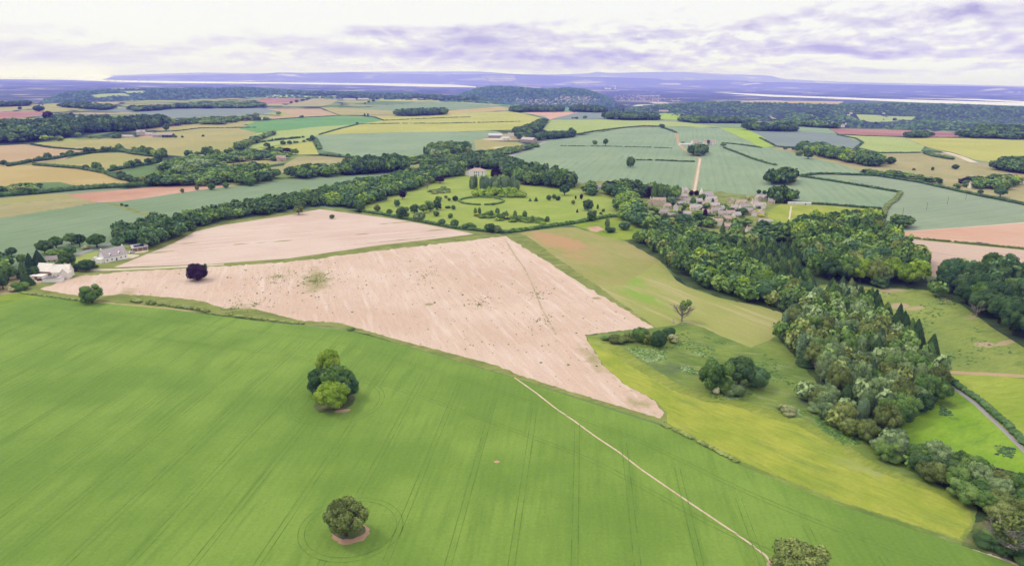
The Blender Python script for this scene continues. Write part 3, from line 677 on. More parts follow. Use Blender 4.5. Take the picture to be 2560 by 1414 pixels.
band([(2353, 929), (2420, 932), (2500, 936), (2560, 940), (2900, 960)], 4.0, 'farm_track', 'hay_tan')
band([(2362, 380), (2400, 391), (2435, 406)], 12, 'chalk_track', 'track_stone')
band([(2258, 345), (2300, 362), (2362, 380)], 4, 'farm_track', 'tan_rough')
band([(2435, 406), (2510, 424), (2530, 435), (2560, 452), (2700, 480)], 5, 'lane', 'tarmac')
band([(1695, 516), (1703, 505), (1718, 492)], 6, 'lane', 'tarmac')
band([(1973, 548), (1976, 530), (1978, 515)], 1.6, 'footpath', 'track_stone')
band([(2206, 580), (2280, 577.5), (2440, 566), (2560, 556), (2900, 530)], 2.0, 'farm_track', 'track_stone')
band([(1655, 565), (1615, 575), (1590, 588)], 3, 'farm_track', 'hay_tan')
band([(1262, 597), (1288, 640), (1310, 668), (1328, 705), (1342, 738), (1354, 770), (1372, 802), (1390, 836)], 1.2, 'weedy_line', 'weed_line')
fld('rough_grass', 'rough_tuft', (2404, 1362), (2438, 1305), (2470, 1300), (2500, 1345), (2600, 1420), (2560, 1410), (2440, 1374))
band([(1286, 943), (1340, 981), (1388, 1019), (1434, 1050), (1490, 1091), (1546, 1128), (1600, 1170), (1661, 1212), (1730, 1259), (1800, 1306), (1860, 1346), (1914, 1387), (1950, 1440)], .75, 'footpath', 'earth_path')
# river on the plain
def wpx(name, mat, *pts): FL.append((name, mat, pts))
RIV = [[(-3000, 160), (-600, 178), (0, 185.5), (110, 187.5), (250, 191.5), (300, 196), (252, 200.6), (0, 198.2), (-600, 192), (-3000, 170)],
       [(180, 201), (250, 200.2), (290, 200.6), (420, 203.4), (640, 205.5), (820, 207.6), (1000, 209), (1130, 212.0), (1190, 216.4), (1190, 219), (1080, 217.4), (900, 212.8), (700, 209.4), (500, 208.8), (330, 206.2)],
       [(1785, 231.4), (1860, 233.8), (1950, 238.2), (2100, 243.5), (2200, 247), (2560, 257), (3400, 285), (3400, 292), (2560, 265), (2300, 257), (2060, 246), (1920, 241.6), (1860, 237.0)],
       [(2310, 246.5), (2440, 247.5), (2560, 253.5), (3400, 280), (3400, 283), (2560, 257), (2420, 250)]]
for r_ in RIV: wpx('river', 'water', *r_)

mt = bpy.data.materials.new('river_water'); mt.use_nodes = True; t = NT(mt.node_tree)
b = t.n('ShaderNodeBsdfPrincipled', {'Base Color': (.55, .50, .46, 1), 'Roughness': .18, 'Specular IOR Level': .8})
bmp = t.n('ShaderNodeBump', {'Strength': .15, 'Distance': 1.0, 'Height': t.noise(t.n('ShaderNodeNewGeometry').outputs['Position'], .01, 4)})
t.link(bmp.outputs[0], b.inputs['Normal'])
o_ = t.n('ShaderNodeOutputMaterial'); t.link(b.outputs[0], o_.inputs[0]); MATS['water'] = mt

polys = []
for name, mat, pts in FL:
    a = np.array(pts, float)
    if mat == 'water':          # plain level, whatever stands in front
        D = F0[None] + ((a[:, 0] - 1280) / FPX)[:, None] * RV - ((a[:, 1] - 707) / FPX)[:, None] * UV
        k = (LOWZ - H) / np.minimum(D[:, 2], -.0028)
        P = D * k[:, None]; polys.append((name, mat, P[:, :2]))
    else:
        a[:, 1] = np.minimum(a[:, 1], 3800)
        polys.append((name, mat, px2g(a)[:, :2]))
order = {'water': 0}
polys = [p for p in polys if p[1] == 'water'] + [p for p in polys if p[1] != 'water'] + [(n_, m_, np.array(p_)) for n_, m_, p_ in FW]

# ground sheet: constrained triangulation in a perspective chart of the plane (straight lines stay straight)
def chart(P): return FPX * P[:, 0] / P[:, 1], FPX * H / P[:, 1]
KL = 420.0
NATURAL = ('rough_pasture', 'yellow_pasture', 'yellow_mix', 'grass_margin', 'bright_grass', 'paddock', 'rough_tuft', 'tan_rough', 'bare_soil', 'woodfloor', 'barley_stubble')
def lc(q): return np.stack([q[..., 0], KL * np.log(q[..., 1])], -1)
gv = []
y = 42.0
while y < 100000:
    if y < 2300: ky, cs = 1.045, 50
    elif y < 9000: ky, cs = 1.017, 13
    else: ky, cs = 1.032, 16
    n = int(5200 / cs)
    ss = np.linspace(-2700, 2700, n + 1) + ((len(gv) % 2) * cs * .5)
    ss[0] = -2700; ss[-1] = 2700
    gv.append(np.stack([ss, np.full(n + 1, FPX * H / y)], 1))
    y *= ky
G = np.vstack(gv)
verts = [Vector((float(a), float(b))) for a, b in lc(G)]
edges = []; charts = []
for n_, m_, P in polys:
    P = P.copy(); P[:, 1] = np.maximum(P[:, 1], 44)
    S_, T_ = chart(P); S_ = np.clip(S_, -2690, 2690)
    i0 = len(verts)
    Q = []
    for k in range(len(S_)):                  # subdivide long edges
        a = np.array([S_[k], T_[k]]); b = np.array([S_[(k + 1) % len(S_)], T_[(k + 1) % len(S_)]])
        soft = m_ in NATURAL and T_[k] > 200 and T_[(k + 1) % len(S_)] > 200
        nseg = max(1, int(np.linalg.norm(b - a) / (9 if soft else 45)))
        for j in range(nseg): Q.append(a + (b - a) * j / nseg + (rng.normal(0, 1.0, 2) * (1.6, .9) if soft and j else 0))
    Q = lc(np.array(Q))
    for q in Q: verts.append(Vector((float(q[0]), float(q[1]))))
    edges += [(i0 + k, i0 + (k + 1) % len(Q)) for k in range(len(Q))]; charts.append(Q)
cv, ce, cf, ov, oe, of = delaunay_2d_cdt(verts, edges, [], 0, 1e-5)
ST = np.array([(v.x, v.y) for v in cv])
gy = FPX * H / np.exp(ST[:, 1] / KL); gx = ST[:, 0] * gy / FPX
gz = hgt(gx, gy)
GV = np.stack([gx, gy, gz], 1)
fa = np.array([list(f) for f in cf if len(f) == 3])
def poly_in(P, x, y):
    x = np.asarray(x); y = np.asarray(y); c = np.zeros(x.shape, bool); n = len(P); j = n - 1
    for i in range(n):
        xi, yi = P[i]; xj, yj = P[j]
        c ^= ((yi > y) != (yj > y)) & (x < (xj - xi) * (y - yi) / (yj - yi + 1e-12) + xi); j = i
    return c
fc = ST[fa].mean(1); own = np.full(len(fa), -1)
for i, Q in enumerate(charts):
    lo_, hi_ = Q.min(0), Q.max(0)
    w_ = np.where((fc[:, 0] > lo_[0]) & (fc[:, 0] < hi_[0]) & (fc[:, 1] > lo_[1]) & (fc[:, 1] < hi_[1]))[0]
    if len(w_): own[w_[poly_in(Q, fc[w_, 0], fc[w_, 1])]] = i
# orient upward
a_, b_, c_ = GV[fa[:, 0]], GV[fa[:, 1]], GV[fa[:, 2]]
nz = (b_[:, 0] - a_[:, 0]) * (c_[:, 1] - a_[:, 1]) - (b_[:, 1] - a_[:, 1]) * (c_[:, 0] - a_[:, 0])
fa[nz < 0] = fa[nz < 0][:, ::-1]
cen = (a_ + b_ + c_) / 3
def sub_ground(name, sel, mats, fm=None):
    f = fa[sel]
    if len(f) == 0: return None
    used, inv = np.unique(f, return_inverse=True)
    me = mesh_np(name, GV[used], [inv.reshape(-1, 3)], mats, fm, smooth=True)
    return tag(obj(name, me), kind='structure')
sN = cen[:, 0] / cen[:, 1]
Ec = np.interp(sN, ES, ED)
zone = np.zeros(len(fa), int)                                   # 0 upland countryside, 1 plain, 2 far hills, 3 wooded slopes
zone[cen[:, 1] > Ec] = 1
midr = (cen[:, 1] > Ec + 50) & (cen[:, 1] < 9500) & (cen[:, 2] > LOWZ + 18)
zone[midr] = 3
zone[(cen[:, 1] > 20000) & (cen[:, 2] > LOWZ + 45)] = 2
base = own < 0
sub_ground('ground', base & (zone == 0), [MATS['countryside']])
sub_ground('plain', base & (zone == 1), [MATS['plain_land']])
sub_ground('far_hills', base & (zone == 2), [MATS['far_hills']])
sub_ground('wooded_hills', base & (zone == 3), [MATS['wooded_slope']])
for i, (n_, m_, P) in enumerate(polys):
    sub_ground(n_, own == i, [MATS[m_]])
# the sheet goes on behind the camera
apr = mesh_np('ground', np.array([(-400, -300, 0), (400, -300, 0), (66.4, 42, 0), (-66.4, 42, 0)], float), [np.array([[0, 1, 2, 3]])], [MATS['young_corn']])
tag(obj('ground', apr), kind='structure')

# ------------------------------------------------------------------ wheel tracks in the young corn
BORD = px2g([(-300, 760), (0, 742), (48, 735), (140, 744), (230, 758), (420, 775), (640, 803), (870, 828), (930, 842), (1285, 947), (1655, 1066), (1870, 1173), (2115, 1270), (2404, 1364), (2560, 1416), (3000, 1600)])[:, :2]
def resample(P, st):
    P = np.asarray(P); d = np.concatenate([[0], np.cumsum(np.linalg.norm(np.diff(P, axis=0), axis=1))]); q = np.arange(0, d[-1], st)
    return np.stack([np.interp(q, d, P[:, 0]), np.interp(q, d, P[:, 1])], 1)
def offset(P, o, sm=9):
    P = resample(P, 6.0); d = np.gradient(P, axis=0); d /= np.linalg.norm(d, axis=1)[:, None]
    Q = P + np.stack([d[:, 1], -d[:, 0]], 1) * o
    k = np.ones(sm) / sm
    Qp = np.pad(Q, ((sm // 2, sm // 2), (0, 0)), 'edge')
    return np.stack([np.convolve(Qp[:, 0], k, 'valid'), np.convolve(Qp[:, 1], k, 'valid')], 1)
CIRC = [(g1(840, 1000)[:2], 19, 21), (g1(878, 1318)[:2], 14.5, 14.5), (g1(1990, 1425)[:2], 14, 12)]
segs = []
def add_line(P, wid=.22):
    P = np.asarray(P)
    for o in (-.95, .95):
        d = np.gradient(P, axis=0); d /= np.linalg.norm(d, axis=1)[:, None] + 1e-9
        n = np.stack([-d[:, 1], d[:, 0]], 1); Q = P + n * o
        wv = wid * rng.uniform(.7, 1.3, len(Q))[:, None]
        segs.append((Q + n * wv / 2, Q - n * wv / 2))
HEAD = [14, 38]
for o in HEAD: add_line(offset(BORD, o))
cd = np.array([math.cos(CROPDIR), math.sin(CROPDIR)]); cn = np.array([-cd[1], cd[0]])
gp = px2g([(318, 1414), (640, 1414)])[:, :2]
spc = abs((gp[1] - gp[0]) @ cn) / 2; o0 = gp[0] @ cn
B2 = offset(BORD, HEAD[0] + 3)
inner = [tuple(p) for p in B2] + [(600, 42), (-600, 42), (-600, 600)]
for k in range(-14, 34):
    q = np.arange(-300, 900, 4.0); P = cn[None] * (o0 + k * spc) + cd[None] * q[:, None]
    ok = poly_in(inner, P[:, 0], P[:, 1]) & (P[:, 1] > 45)
    for (c, ra, rb) in CIRC[:2]:
        ok &= np.hypot((P[:, 0] - c[0]) / ra, (P[:, 1] - c[1]) / rb) > 1
    run = []
    for i in range(len(P)):
        if ok[i]: run.append(P[i])
        if (not ok[i] or i == len(P) - 1) and len(run) > 3: add_line(run); run = []
        elif not ok[i]: run = []
for (c, ra, rb) in CIRC[:2]:
    a = np.linspace(0, 6.2832, 60); add_line(np.stack([c[0] + ra * np.cos(a), c[1] + rb * np.sin(a)], 1))
Vt, Ft = [], []; off = 0
for A, B in segs:
    n = len(A); V = np.zeros((2 * n, 3)); V[0::2, :2] = A; V[1::2, :2] = B; V[:, 2] = hgt(V[:, 0], V[:, 1]) + .03
    i = np.arange(n - 1) * 2 + off
    Vt.append(V); Ft.append(np.stack([i, i + 1, i + 3, i + 2], 1)); off += 2 * n
wt = mesh_np('wheel_tracks', np.vstack(Vt), [np.vstack(Ft)], [mat_simple('pressed_crop', (.132, .228, .040), .95, .1, .2, .3)])
tag(obj('wheel_tracks', wt), kind='structure')

# ------------------------------------------------------------------ trees
REQ = []       # woodland and hedgerow trees: (size in picture, kind, palette, point, width, height, label, group)
def wpoly(pts): return px2g(pts)[:, :2]
def fill_wood(pts, spacing, mix, ht, label, group, wf=1.3, keep=1.0, excl=()):
    P = wpoly(pts); lo, hi = P.min(0), P.max(0)
    nx, ny = int((hi[0] - lo[0]) / spacing) + 1, int((hi[1] - lo[1]) / (spacing * .87)) + 1
    ix, iy = np.meshgrid(np.arange(nx + 1), np.arange(ny + 1))
    x = lo[0] + (ix + .5 * (iy % 2)) * spacing; y = lo[1] + iy * spacing * .87
    x = (x + rng.uniform(-.3, .3, x.shape) * spacing).ravel(); y = (y + rng.uniform(-.3, .3, y.shape) * spacing).ravel()
    ok = poly_in([tuple(p) for p in P], x, y) & (rng.uniform(0, 1, x.shape) < keep)
    for e in excl:
        E_ = [tuple(p) for p in wpoly(e)]; ok &= ~poly_in(E_, x, y)
    x, y = x[ok], y[ok]; z = hgt(x, y)
    kinds = list(mix); pr = np.array([k[2] for k in kinds]); pr = pr / pr.sum()
    for a, b, c in zip(x, y, z):
        k = kinds[rng.choice(len(kinds), p=pr)]
        h = ht * rng.uniform(.78, 1.18); wd = spacing * wf * rng.uniform(.85, 1.25)
        if k[0] == 'conifer': wd *= .95
        if k[0] == 'poplar': wd *= .6
        if k[0] == 'bush': h *= .45; wd *= .95
        p = (a, b, c); REQ.append([wd / depth_of(p), k[0], k[1], p, wd, h, label, group])
MIXG = [('oak', 'green', 5), ('round', 'green', 2), ('oak', 'dark', 2), ('multi', 'dark', 1.5), ('oak', 'lime', .7), ('round', 'olive', 1.0), ('oak', 'teal', 1.2)]
MIXB = [('oak', 'green', 5), ('oak', 'olive', 1.4), ('oak', 'teal', 1.5), ('multi', 'green', 2), ('oak', 'lime', .8), ('round', 'grey', .5), ('oak', 'dark', 1.2)]
MIXP = [('round', 'grey', 3.4), ('poplar', 'grey', 1.4), ('multi', 'green', 1.2), ('oak', 'olive', 1.5), ('poplar', 'blue', .7), ('conifer', 'conifer', .6), ('oak', 'green', 1.2)]
MIXD = [('oak', 'dark', 4), ('oak', 'green', 2), ('multi', 'dark', 2), ('round', 'dark', 1)]
MIXH = [('bush', 'green', 3), ('bush', 'dark', 3), ('round', 'green', 1), ('round', 'olive', .7), ('bush', 'olive', 1)]
CONI = [('conifer', 'conifer', 3), ('conifer', 'dark', 3), ('conifer', 'green', 1.5), ('conifer', 'olive', .5)]
fill_wood([(1575, 603), (1640, 594), (1720, 600), (1800, 612), (1840, 650), (1900, 700), (1960, 720), (2010, 742), (2035, 752), (1990, 786), (1900, 760), (1800, 738), (1722, 706), (1655, 652), (1622, 620)], 8.6, MIXG, 12, 'mid green round-headed tree packed into the curved wood above the tan meadow', 'trees of the curved wood above the meadow')
fill_wood([(1835, 628), (1900, 618), (1990, 640), (2020, 700), (2035, 738), (1960, 715), (1900, 690)], 6.6, CONI, 10.5, 'dark pointed conifer in the dense stand between the village and the two woods', 'conifers of the stand below the village')
fill_wood([(1960, 590), (2030, 568), (2185, 560), (2225, 600), (2295, 650), (2322, 722), (2200, 715), (2080, 702), (2040, 700), (2000, 640)], 10.0, MIXB, 16, 'tall bright-topped broadleaf tree in the big wood beside the salmon field', 'trees of the big wood beside the salmon field')
fill_wood([(2328, 702), (2420, 694), (2560, 700), (2900, 740), (2900, 990), (2560, 858), (2480, 806), (2400, 750), (2335, 730)], 10.5, MIXD + [('oak', 'teal', 1.5)], 17, 'tall dark broadleaf tree in the wood along the top of the hill pasture', 'trees of the dark wood above the hill pasture')
fill_wood([(1945, 848), (1992, 795), (2055, 755), (2110, 750), (2170, 790), (2240, 850), (2310, 920), (2350, 950), (2340, 990), (2240, 1062), (2225, 1110), (2150, 1060), (2060, 965)], 7.2, MIXP, 13, 'pale grey-green birch-like tree in the square plantation beside the pasture', 'pale trees of the plantation')
fill_wood([(2050, 752), (2110, 735), (2170, 760), (2250, 815), (2320, 880), (2340, 905), (2310, 925), (2240, 860), (2170, 800)], 6, CONI, 13, 'dark spruce in the row on the far edge of the plantation', 'spruces along the plantation edge')
fill_wood([(2240, 1060), (2300, 1010), (2355, 965), (2362, 985), (2310, 1040), (2250, 1085)], 8, MIXD, 10, 'dark broadleaf tree at the plantation corner by the green paddock', 'trees at the plantation corner', 1.4)
fill_wood([(1998, 985), (2080, 1000), (2180, 1080), (2250, 1135), (2250, 1160), (2180, 1125), (2090, 1075)], 6.0, [('bush', 'grey', 3), ('round', 'grey', 3), ('round', 'olive', 2), ('multi', 'green', 1.5)], 8, 'grey-green scrubby tree on the slope below the plantation', 'scrub trees below the plantation', 1.4)
fill_wood([(2180, 1095), (2245, 1120), (2290, 1165), (2290, 1185), (2230, 1165), (2190, 1135)], 5.4, [('multi', 'green', 2), ('round', 'grey', 2), ('round', 'olive', 1), ('bush', 'green', 2)], 7, 'x', 'leafy trees joining the plantation to the hedgerow', 1.4)
fill_wood([(2255, 1160), (2340, 1160), (2440, 1190), (2560, 1235), (2800, 1330), (2800, 1430), (2560, 1335), (2450, 1288), (2330, 1212)], 6.4, [('multi', 'green', 2), ('round', 'olive', 3), ('oak', 'grey', 2), ('oak', 'green', 3), ('multi', 'dark', 1)], 8.5, 'leafy olive-green hedgerow tree between the yellow pasture and the paddock', 'hedgerow trees beside the yellow pasture', 1.45)
fill_wood([(2440, 1310), (2560, 1330), (2800, 1430), (2800, 1560), (2560, 1410), (2470, 1378)], 5.0, [('bush', 'green', 4), ('bush', 'dark', 2), ('multi', 'dark', 1)], 5, 'low green bush in the overgrown field corner', 'bushes of the overgrown corner', 1.6)
fill_wood([(2110, 700), (2190, 710), (2330, 735), (2360, 745), (2340, 752), (2200, 722)], 9, MIXG, 9, 'mid green tree along the top edge of the hill pasture', 'trees between the two woods', 1.3, .25)
# belt north of the stubble
fill_wood([(400, 572), (480, 548), (640, 520), (760, 498), (800, 488), (815, 512), (790, 517), (640, 541), (495, 566), (440, 582)], 9.5, MIXD, 11, 'dark round tree in the belt along the far side of the stubble field', 'trees of the belt behind the stubble')
fill_wood([(795, 492), (860, 474), (920, 462), (1000, 446), (1060, 430), (1120, 425), (1140, 440), (1090, 455), (1010, 485), (960, 500), (930, 510), (905, 524), (810, 514)], 10.5, [('oak', 'green', 5), ('oak', 'teal', 3), ('multi', 'dark', 2), ('round', 'lime', .8), ('round', 'green', 2)], 12, 'leafy green tree in the wide wood on the left side of the park', 'trees of the wood left of the park')
fill_wood([(285, 604), (300, 590), (380, 572), (460, 560), (482, 572), (455, 590), (390, 615), (372, 622), (335, 612)], 8.5, MIXD + [('oak', 'teal', 3)], 12, 'dark green tree in the clump behind the timber garage', 'trees of the clump behind the garage')
fill_wood([(1050, 435), (1060, 418), (1140, 405), (1200, 392), (1250, 402), (1290, 415), (1300, 432), (1240, 425), (1165, 418), (1150, 440), (1100, 450)], 13, MIXD + [('poplar', 'blue', 1.5), ('conifer', 'blue', .6)], 15, 'tall dark tree behind the white mansion', 'tall trees around the mansion')
fill_wood([(1262, 440), (1300, 428), (1360, 438), (1420, 452), (1440, 468), (1420, 474), (1340, 466), (1290, 458)], 12, MIXD, 17, 'tall dark tree in the wood on the right of the mansion', 'trees of the wood right of the mansion')
fill_wood([(1172, 470), (1230, 462), (1290, 466), (1300, 480), (1260, 482), (1200, 478)], 10, [('poplar', 'grey', 4), ('poplar', 'blue', 3), ('round', 'grey', 1)], 14, 'slim grey-green tree in the grove below the mansion', 'slim trees of the grove below the mansion', 1.3)
fill_wood([(1180, 486), (1230, 480), (1300, 482), (1310, 494), (1240, 492), (1190, 494)], 8, [('round', 'lime', 4), ('bush', 'lime', 2), ('poplar', 'lime', 1)], 8, 'light green young tree in front of the grove below the mansion', 'light green young trees of the park')
fill_wood([(1075, 478), (1110, 468), (1125, 474), (1120, 484), (1085, 486)], 6, [('bush', 'olive', 3), ('bush', 'green', 2)], 5, 'x', 'shrubs in front of the dead tree in the park', 1.2, .8)
fill_wood([(1172, 538), (1230, 532), (1290, 540), (1370, 553), (1360, 560), (1290, 557), (1230, 550)], 6.0, [('bush', 'green', 3), ('bush', 'lime', 2), ('poplar', 'green', 1.5), ('bush', 'dark', 1), ('bush', 'gold', .25)], 6.5, 'small mixed shrub in the planted bed below the hedge ring', 'shrubs of the bed below the hedge ring', 1.2, .85)
fill_wood([(1545, 545), (1548, 500), (1580, 494), (1606, 530), (1625, 572), (1600, 570)], 11.5, [('oak', 'green', 3), ('oak', 'lime', 1.5), ('oak', 'teal', 2), ('multi', 'green', 2)], 12, 'full green tree on the park side of the village', 'big trees on the park side of the village', 1.35)
fill_wood([(1445, 492), (1500, 470), (1600, 476), (1700, 488), (1690, 502), (1600, 497), (1560, 500), (1500, 496)], 12, [('oak', 'green', 3), ('oak', 'dark', 3), ('round', 'teal', 1.5), ('round', 'copper', .25)], 13, 'green garden tree among the first houses of the village', 'garden trees at the park end of the village', 1.2, .75, excl=[[(1485, 462), (1512, 462), (1512, 492), (1485, 492)]])
fill_wood([(1640, 572), (1700, 552), (1800, 548), (1920, 560), (1980, 585), (1960, 610), (1850, 615), (1760, 600), (1700, 592)], 10.5, [('oak', 'green', 3), ('oak', 'dark', 2), ('oak', 'teal', 2), ('conifer', 'dark', 1.2), ('round', 'olive', .6)], 8.5, 'garden tree between the village and the woods', 'trees between the village and the woods', 1.25, .5, excl=[[(1778, 550), (1835, 550), (1835, 590), (1778, 590)], [(1895, 548), (1940, 548), (1940, 570), (1895, 570)], [(1860, 572), (1892, 572), (1892, 590), (1860, 590)]])
fill_wood([(1620, 520), (1700, 510), (1800, 515), (1900, 520), (1920, 545), (1800, 556), (1700, 552), (1640, 545)], 10, [('round', 'green', 3), ('bush', 'dark', 3), ('bush', 'lime', 1), ('bush', 'gold', .5), ('round', 'copper', .4), ('poplar', 'dark', .5)], 5, 'small garden tree between the village houses', 'small trees between the village houses', .9, .5)
# the rest of the country: woods and copses further off, too many and too small to tell apart
NFAR = len(REQ)
def far_wood(pts, spacing=13, ht=14, mix=MIXD, keep=1.0): fill_wood(pts, spacing, mix, ht, None, None, 1.35, keep)
far_wood([(1066, 392), (1085, 378), (1140, 372), (1168, 376), (1170, 388), (1120, 396), (1075, 399)], 13, 17, MIXB)
far_wood([(1005, 402), (1060, 395), (1100, 393), (1070, 405), (1020, 414)], 11, 7, MIXG)
far_wood([(846, 430), (880, 420), (1000, 410), (1020, 420), (1015, 430), (900, 437), (856, 440)], 12, 18)
far_wood([(345, 466), (430, 445), (560, 428), (650, 428), (700, 448), (640, 462), (500, 465)], 13, 13, MIXG, .85)
far_wood([(720, 438), (780, 428), (840, 432), (835, 442), (735, 450)], 12, 13, MIXG)
far_wood([(400, 420), (440, 408), (540, 398), (565, 410), (500, 425), (450, 432), (420, 430)], 13, 11, [('round', 'grey', 3), ('oak', 'green', 2)], .8)
far_wood([(530, 398), (640, 384), (690, 388), (660, 380), (740, 386), (700, 402), (650, 400), (560, 410)], 13, 10, MIXG, .6)
far_wood([(-600, 372), (-600, 325), (-200, 322), (40, 320), (120, 318), (170, 322), (195, 338), (120, 350), (0, 360)], 20, 24, MIXD)
far_wood([(190, 326), (190, 312), (400, 308), (425, 316), (330, 328), (200, 334)], 17, 25)
far_wood([(400, 310), (500, 300), (640, 296), (645, 300), (520, 306), (420, 318)], 16, 12, MIXG, .6)
far_wood([(120, 315), (150, 305), (175, 306), (180, 318), (140, 322)], 17, 22)
far_wood([(-400, 268), (-300, 262), (40, 262), (78, 265), (0, 268)], 20, 18)
far_wood([(150, 268), (205, 264), (290, 271), (260, 276), (200, 272)], 20, 17)
far_wood([(322, 275), (380, 271), (430, 272), (400, 276), (340, 280)], 20, 16)
far_wood([(400, 272), (500, 262), (640, 258), (660, 266), (640, 270), (500, 272)], 26, 16, MIXG, .8)
far_wood([(640, 238), (700, 236), (850, 239), (900, 246), (1000, 248), (1000, 243), (800, 236)], 26, 18, MIXD, .8)
far_wood([(1000, 248), (1090, 244), (1190, 249), (1190, 252), (1100, 251)], 24, 20)
far_wood([(985, 291), (1000, 287), (1115, 283), (1117, 287), (1040, 291)], 16, 22)
far_wood([(1275, 280), (1290, 276), (1405, 276), (1408, 280), (1300, 281)], 18, 22)
far_wood([(1427, 280), (1440, 276), (1550, 276), (1556, 280), (1500, 282)], 18, 24)
far_wood([(1505, 298), (1520, 295), (1640, 297), (1648, 301), (1560, 301)], 16, 22)
far_wood([(1697, 304), (1720, 299), (1880, 304), (1885, 309), (1740, 308)], 18, 16, MIXG)
far_wood([(1856, 324), (1880, 320), (1985, 325), (1988, 330), (1900, 328)], 16, 19)
far_wood([(1930, 312), (2000, 310), (2090, 318), (2090, 322), (1990, 316)], 20, 16, MIXG)
far_wood([(1284, 333), (1330, 318), (1358, 305), (1366, 306), (1350, 325), (1330, 338), (1300, 350)], 13, 15)
far_wood([(1310, 352), (1345, 352), (1390, 348), (1432, 343), (1430, 338), (1395, 342), (1350, 348)], 12, 16)
far_wood([(1722, 389), (1750, 392), (1765, 388), (1762, 380), (1728, 380)], 11, 16)
far_wood([(1920, 462), (1970, 462), (1985, 456), (1978, 448), (1925, 450)], 11, 17)
far_wood([(1918, 506), (1960, 508), (1978, 504), (1972, 494), (1926, 494)], 10, 16)
far_wood([(2208, 573), (2262, 573), (2276, 568), (2270, 560), (2214, 563)], 9, 10)
far_wood([(1990, 378), (2005, 368), (2060, 376), (2120, 390), (2195, 402), (2208, 410), (2190, 420), (2140, 412), (2060, 395)], 13, 15, MIXG)
far_wood([(2150, 432), (2250, 436), (2330, 450), (2330, 458), (2240, 445), (2170, 438)], 13, 7, MIXG, .6)
far_wood([(2400, 466), (2450, 455), (2530, 452), (2545, 465), (2500, 478), (2430, 470)], 12, 11, MIXG + [('oak', 'copper', 1)])
far_wood([(2480, 424), (2510, 412), (2570, 410), (2700, 425), (2700, 450), (2560, 436)], 13, 14)
far_wood([(2260, 343), (2290, 338), (2325, 340), (2322, 345), (2280, 346)], 14, 14)
far_wood([(2395, 345), (2420, 335), (2560, 328), (3200, 335), (3200, 358), (2560, 350)], 20, 18)
far_wood([(1185, 385), (1230, 380), (1300, 372), (1345, 365), (1345, 369), (1290, 382), (1230, 398)], 11, 7, MIXG, .8)
far_wood([(585, 378), (600, 362), (650, 345), (682, 332), (685, 336), (650, 352), (610, 375)], 13, 9, MIXG, .8)
far_wood([(500, 312), (520, 304), (600, 305), (560, 312)], 14, 12, MIXG, .7)
far_wood([(0, 478), (60, 470), (100, 474), (80, 488), (0, 490)], 12, 8, MIXG, .7)
far_wood([(-900, 700), (-60, 660), (0, 655), (20, 690), (-40, 740), (-900, 790)], 11, 12, MIXG, .9)

def row(pts, n, wd, ht, mix=MIXD):
    P = resample(px2g(pts)[:, :2], 2.0); kinds = list(mix); pr = np.array([k[2] for k in kinds]); pr = pr / pr.sum()
    for i in sorted(rng.choice(len(P), min(n, len(P)), replace=False)):
        k = kinds[rng.choice(len(kinds), p=pr)]; x, y = P[i] + rng.normal(0, 1.5, 2); s_ = rng.uniform(.6, 1.35)
        REQ.append([.001, k[0], k[1], (x, y, float(hgt(x, y))), wd * s_, ht * s_, None, None])
row([(70, 407), (200, 386), (300, 377)], 14, 9, 9)
row([(300, 378), (400, 393), (415, 391)], 16, 11, 12, MIXG)
row([(275, 428), (330, 419), (400, 405)], 10, 9, 9)
row([(300, 448), (350, 460)], 6, 9, 8)
row([(85, 413), (200, 422), (262, 433)], 5, 7, 7)
row([(430, 395), (520, 392), (560, 385), (620, 372)], 12, 14, 13, MIXG)
row([(600, 372), (640, 352), (684, 334)], 10, 12, 10, MIXG)
row([(640, 372), (700, 364), (780, 354)], 9, 9, 7)
row([(480, 311), (640, 303), (760, 295)], 8, 12, 10)
row([(700, 262), (735, 258), (777, 248)], 9, 16, 11)
row([(820, 262), (905, 263), (940, 253)], 8, 16, 13)
row([(850, 245), (920, 246), (940, 251)], 16, 18, 15)
row([(1100, 253), (1200, 258), (1300, 262), (1360, 270)], 9, 16, 13)
row([(1350, 275), (1395, 283), (1445, 282)], 5, 10, 9)
row([(1410, 298), (1470, 297)], 6, 9, 9)
row([(1700, 362), (1800, 362), (1812, 368)], 7, 9, 8)
row([(2010, 380), (2030, 384)], 3, 14, 11)
row([(2180, 434), (2300, 452), (2440, 480)], 9, 11, 8, MIXG)
row([(1960, 375), (1990, 376)], 4, 9, 7)
row([(100, 335), (250, 348), (300, 345)], 12, 12, 10, MIXG)
row([(0, 350), (60, 356), (160, 352)], 12, 14, 10, MIXG)
row([(440, 345), (480, 343), (540, 340)], 3, 10, 8)
row([(1120, 392), (1060, 402), (1020, 412)], 10, 10, 9, MIXG)
row([(560, 300), (640, 292), (700, 288)], 10, 14, 12, MIXG)
row([(170, 322), (185, 300), (160, 303)], 6, 22, 24)
row([(2290, 284), (2200, 300), (2150, 308)], 8, 14, 10)
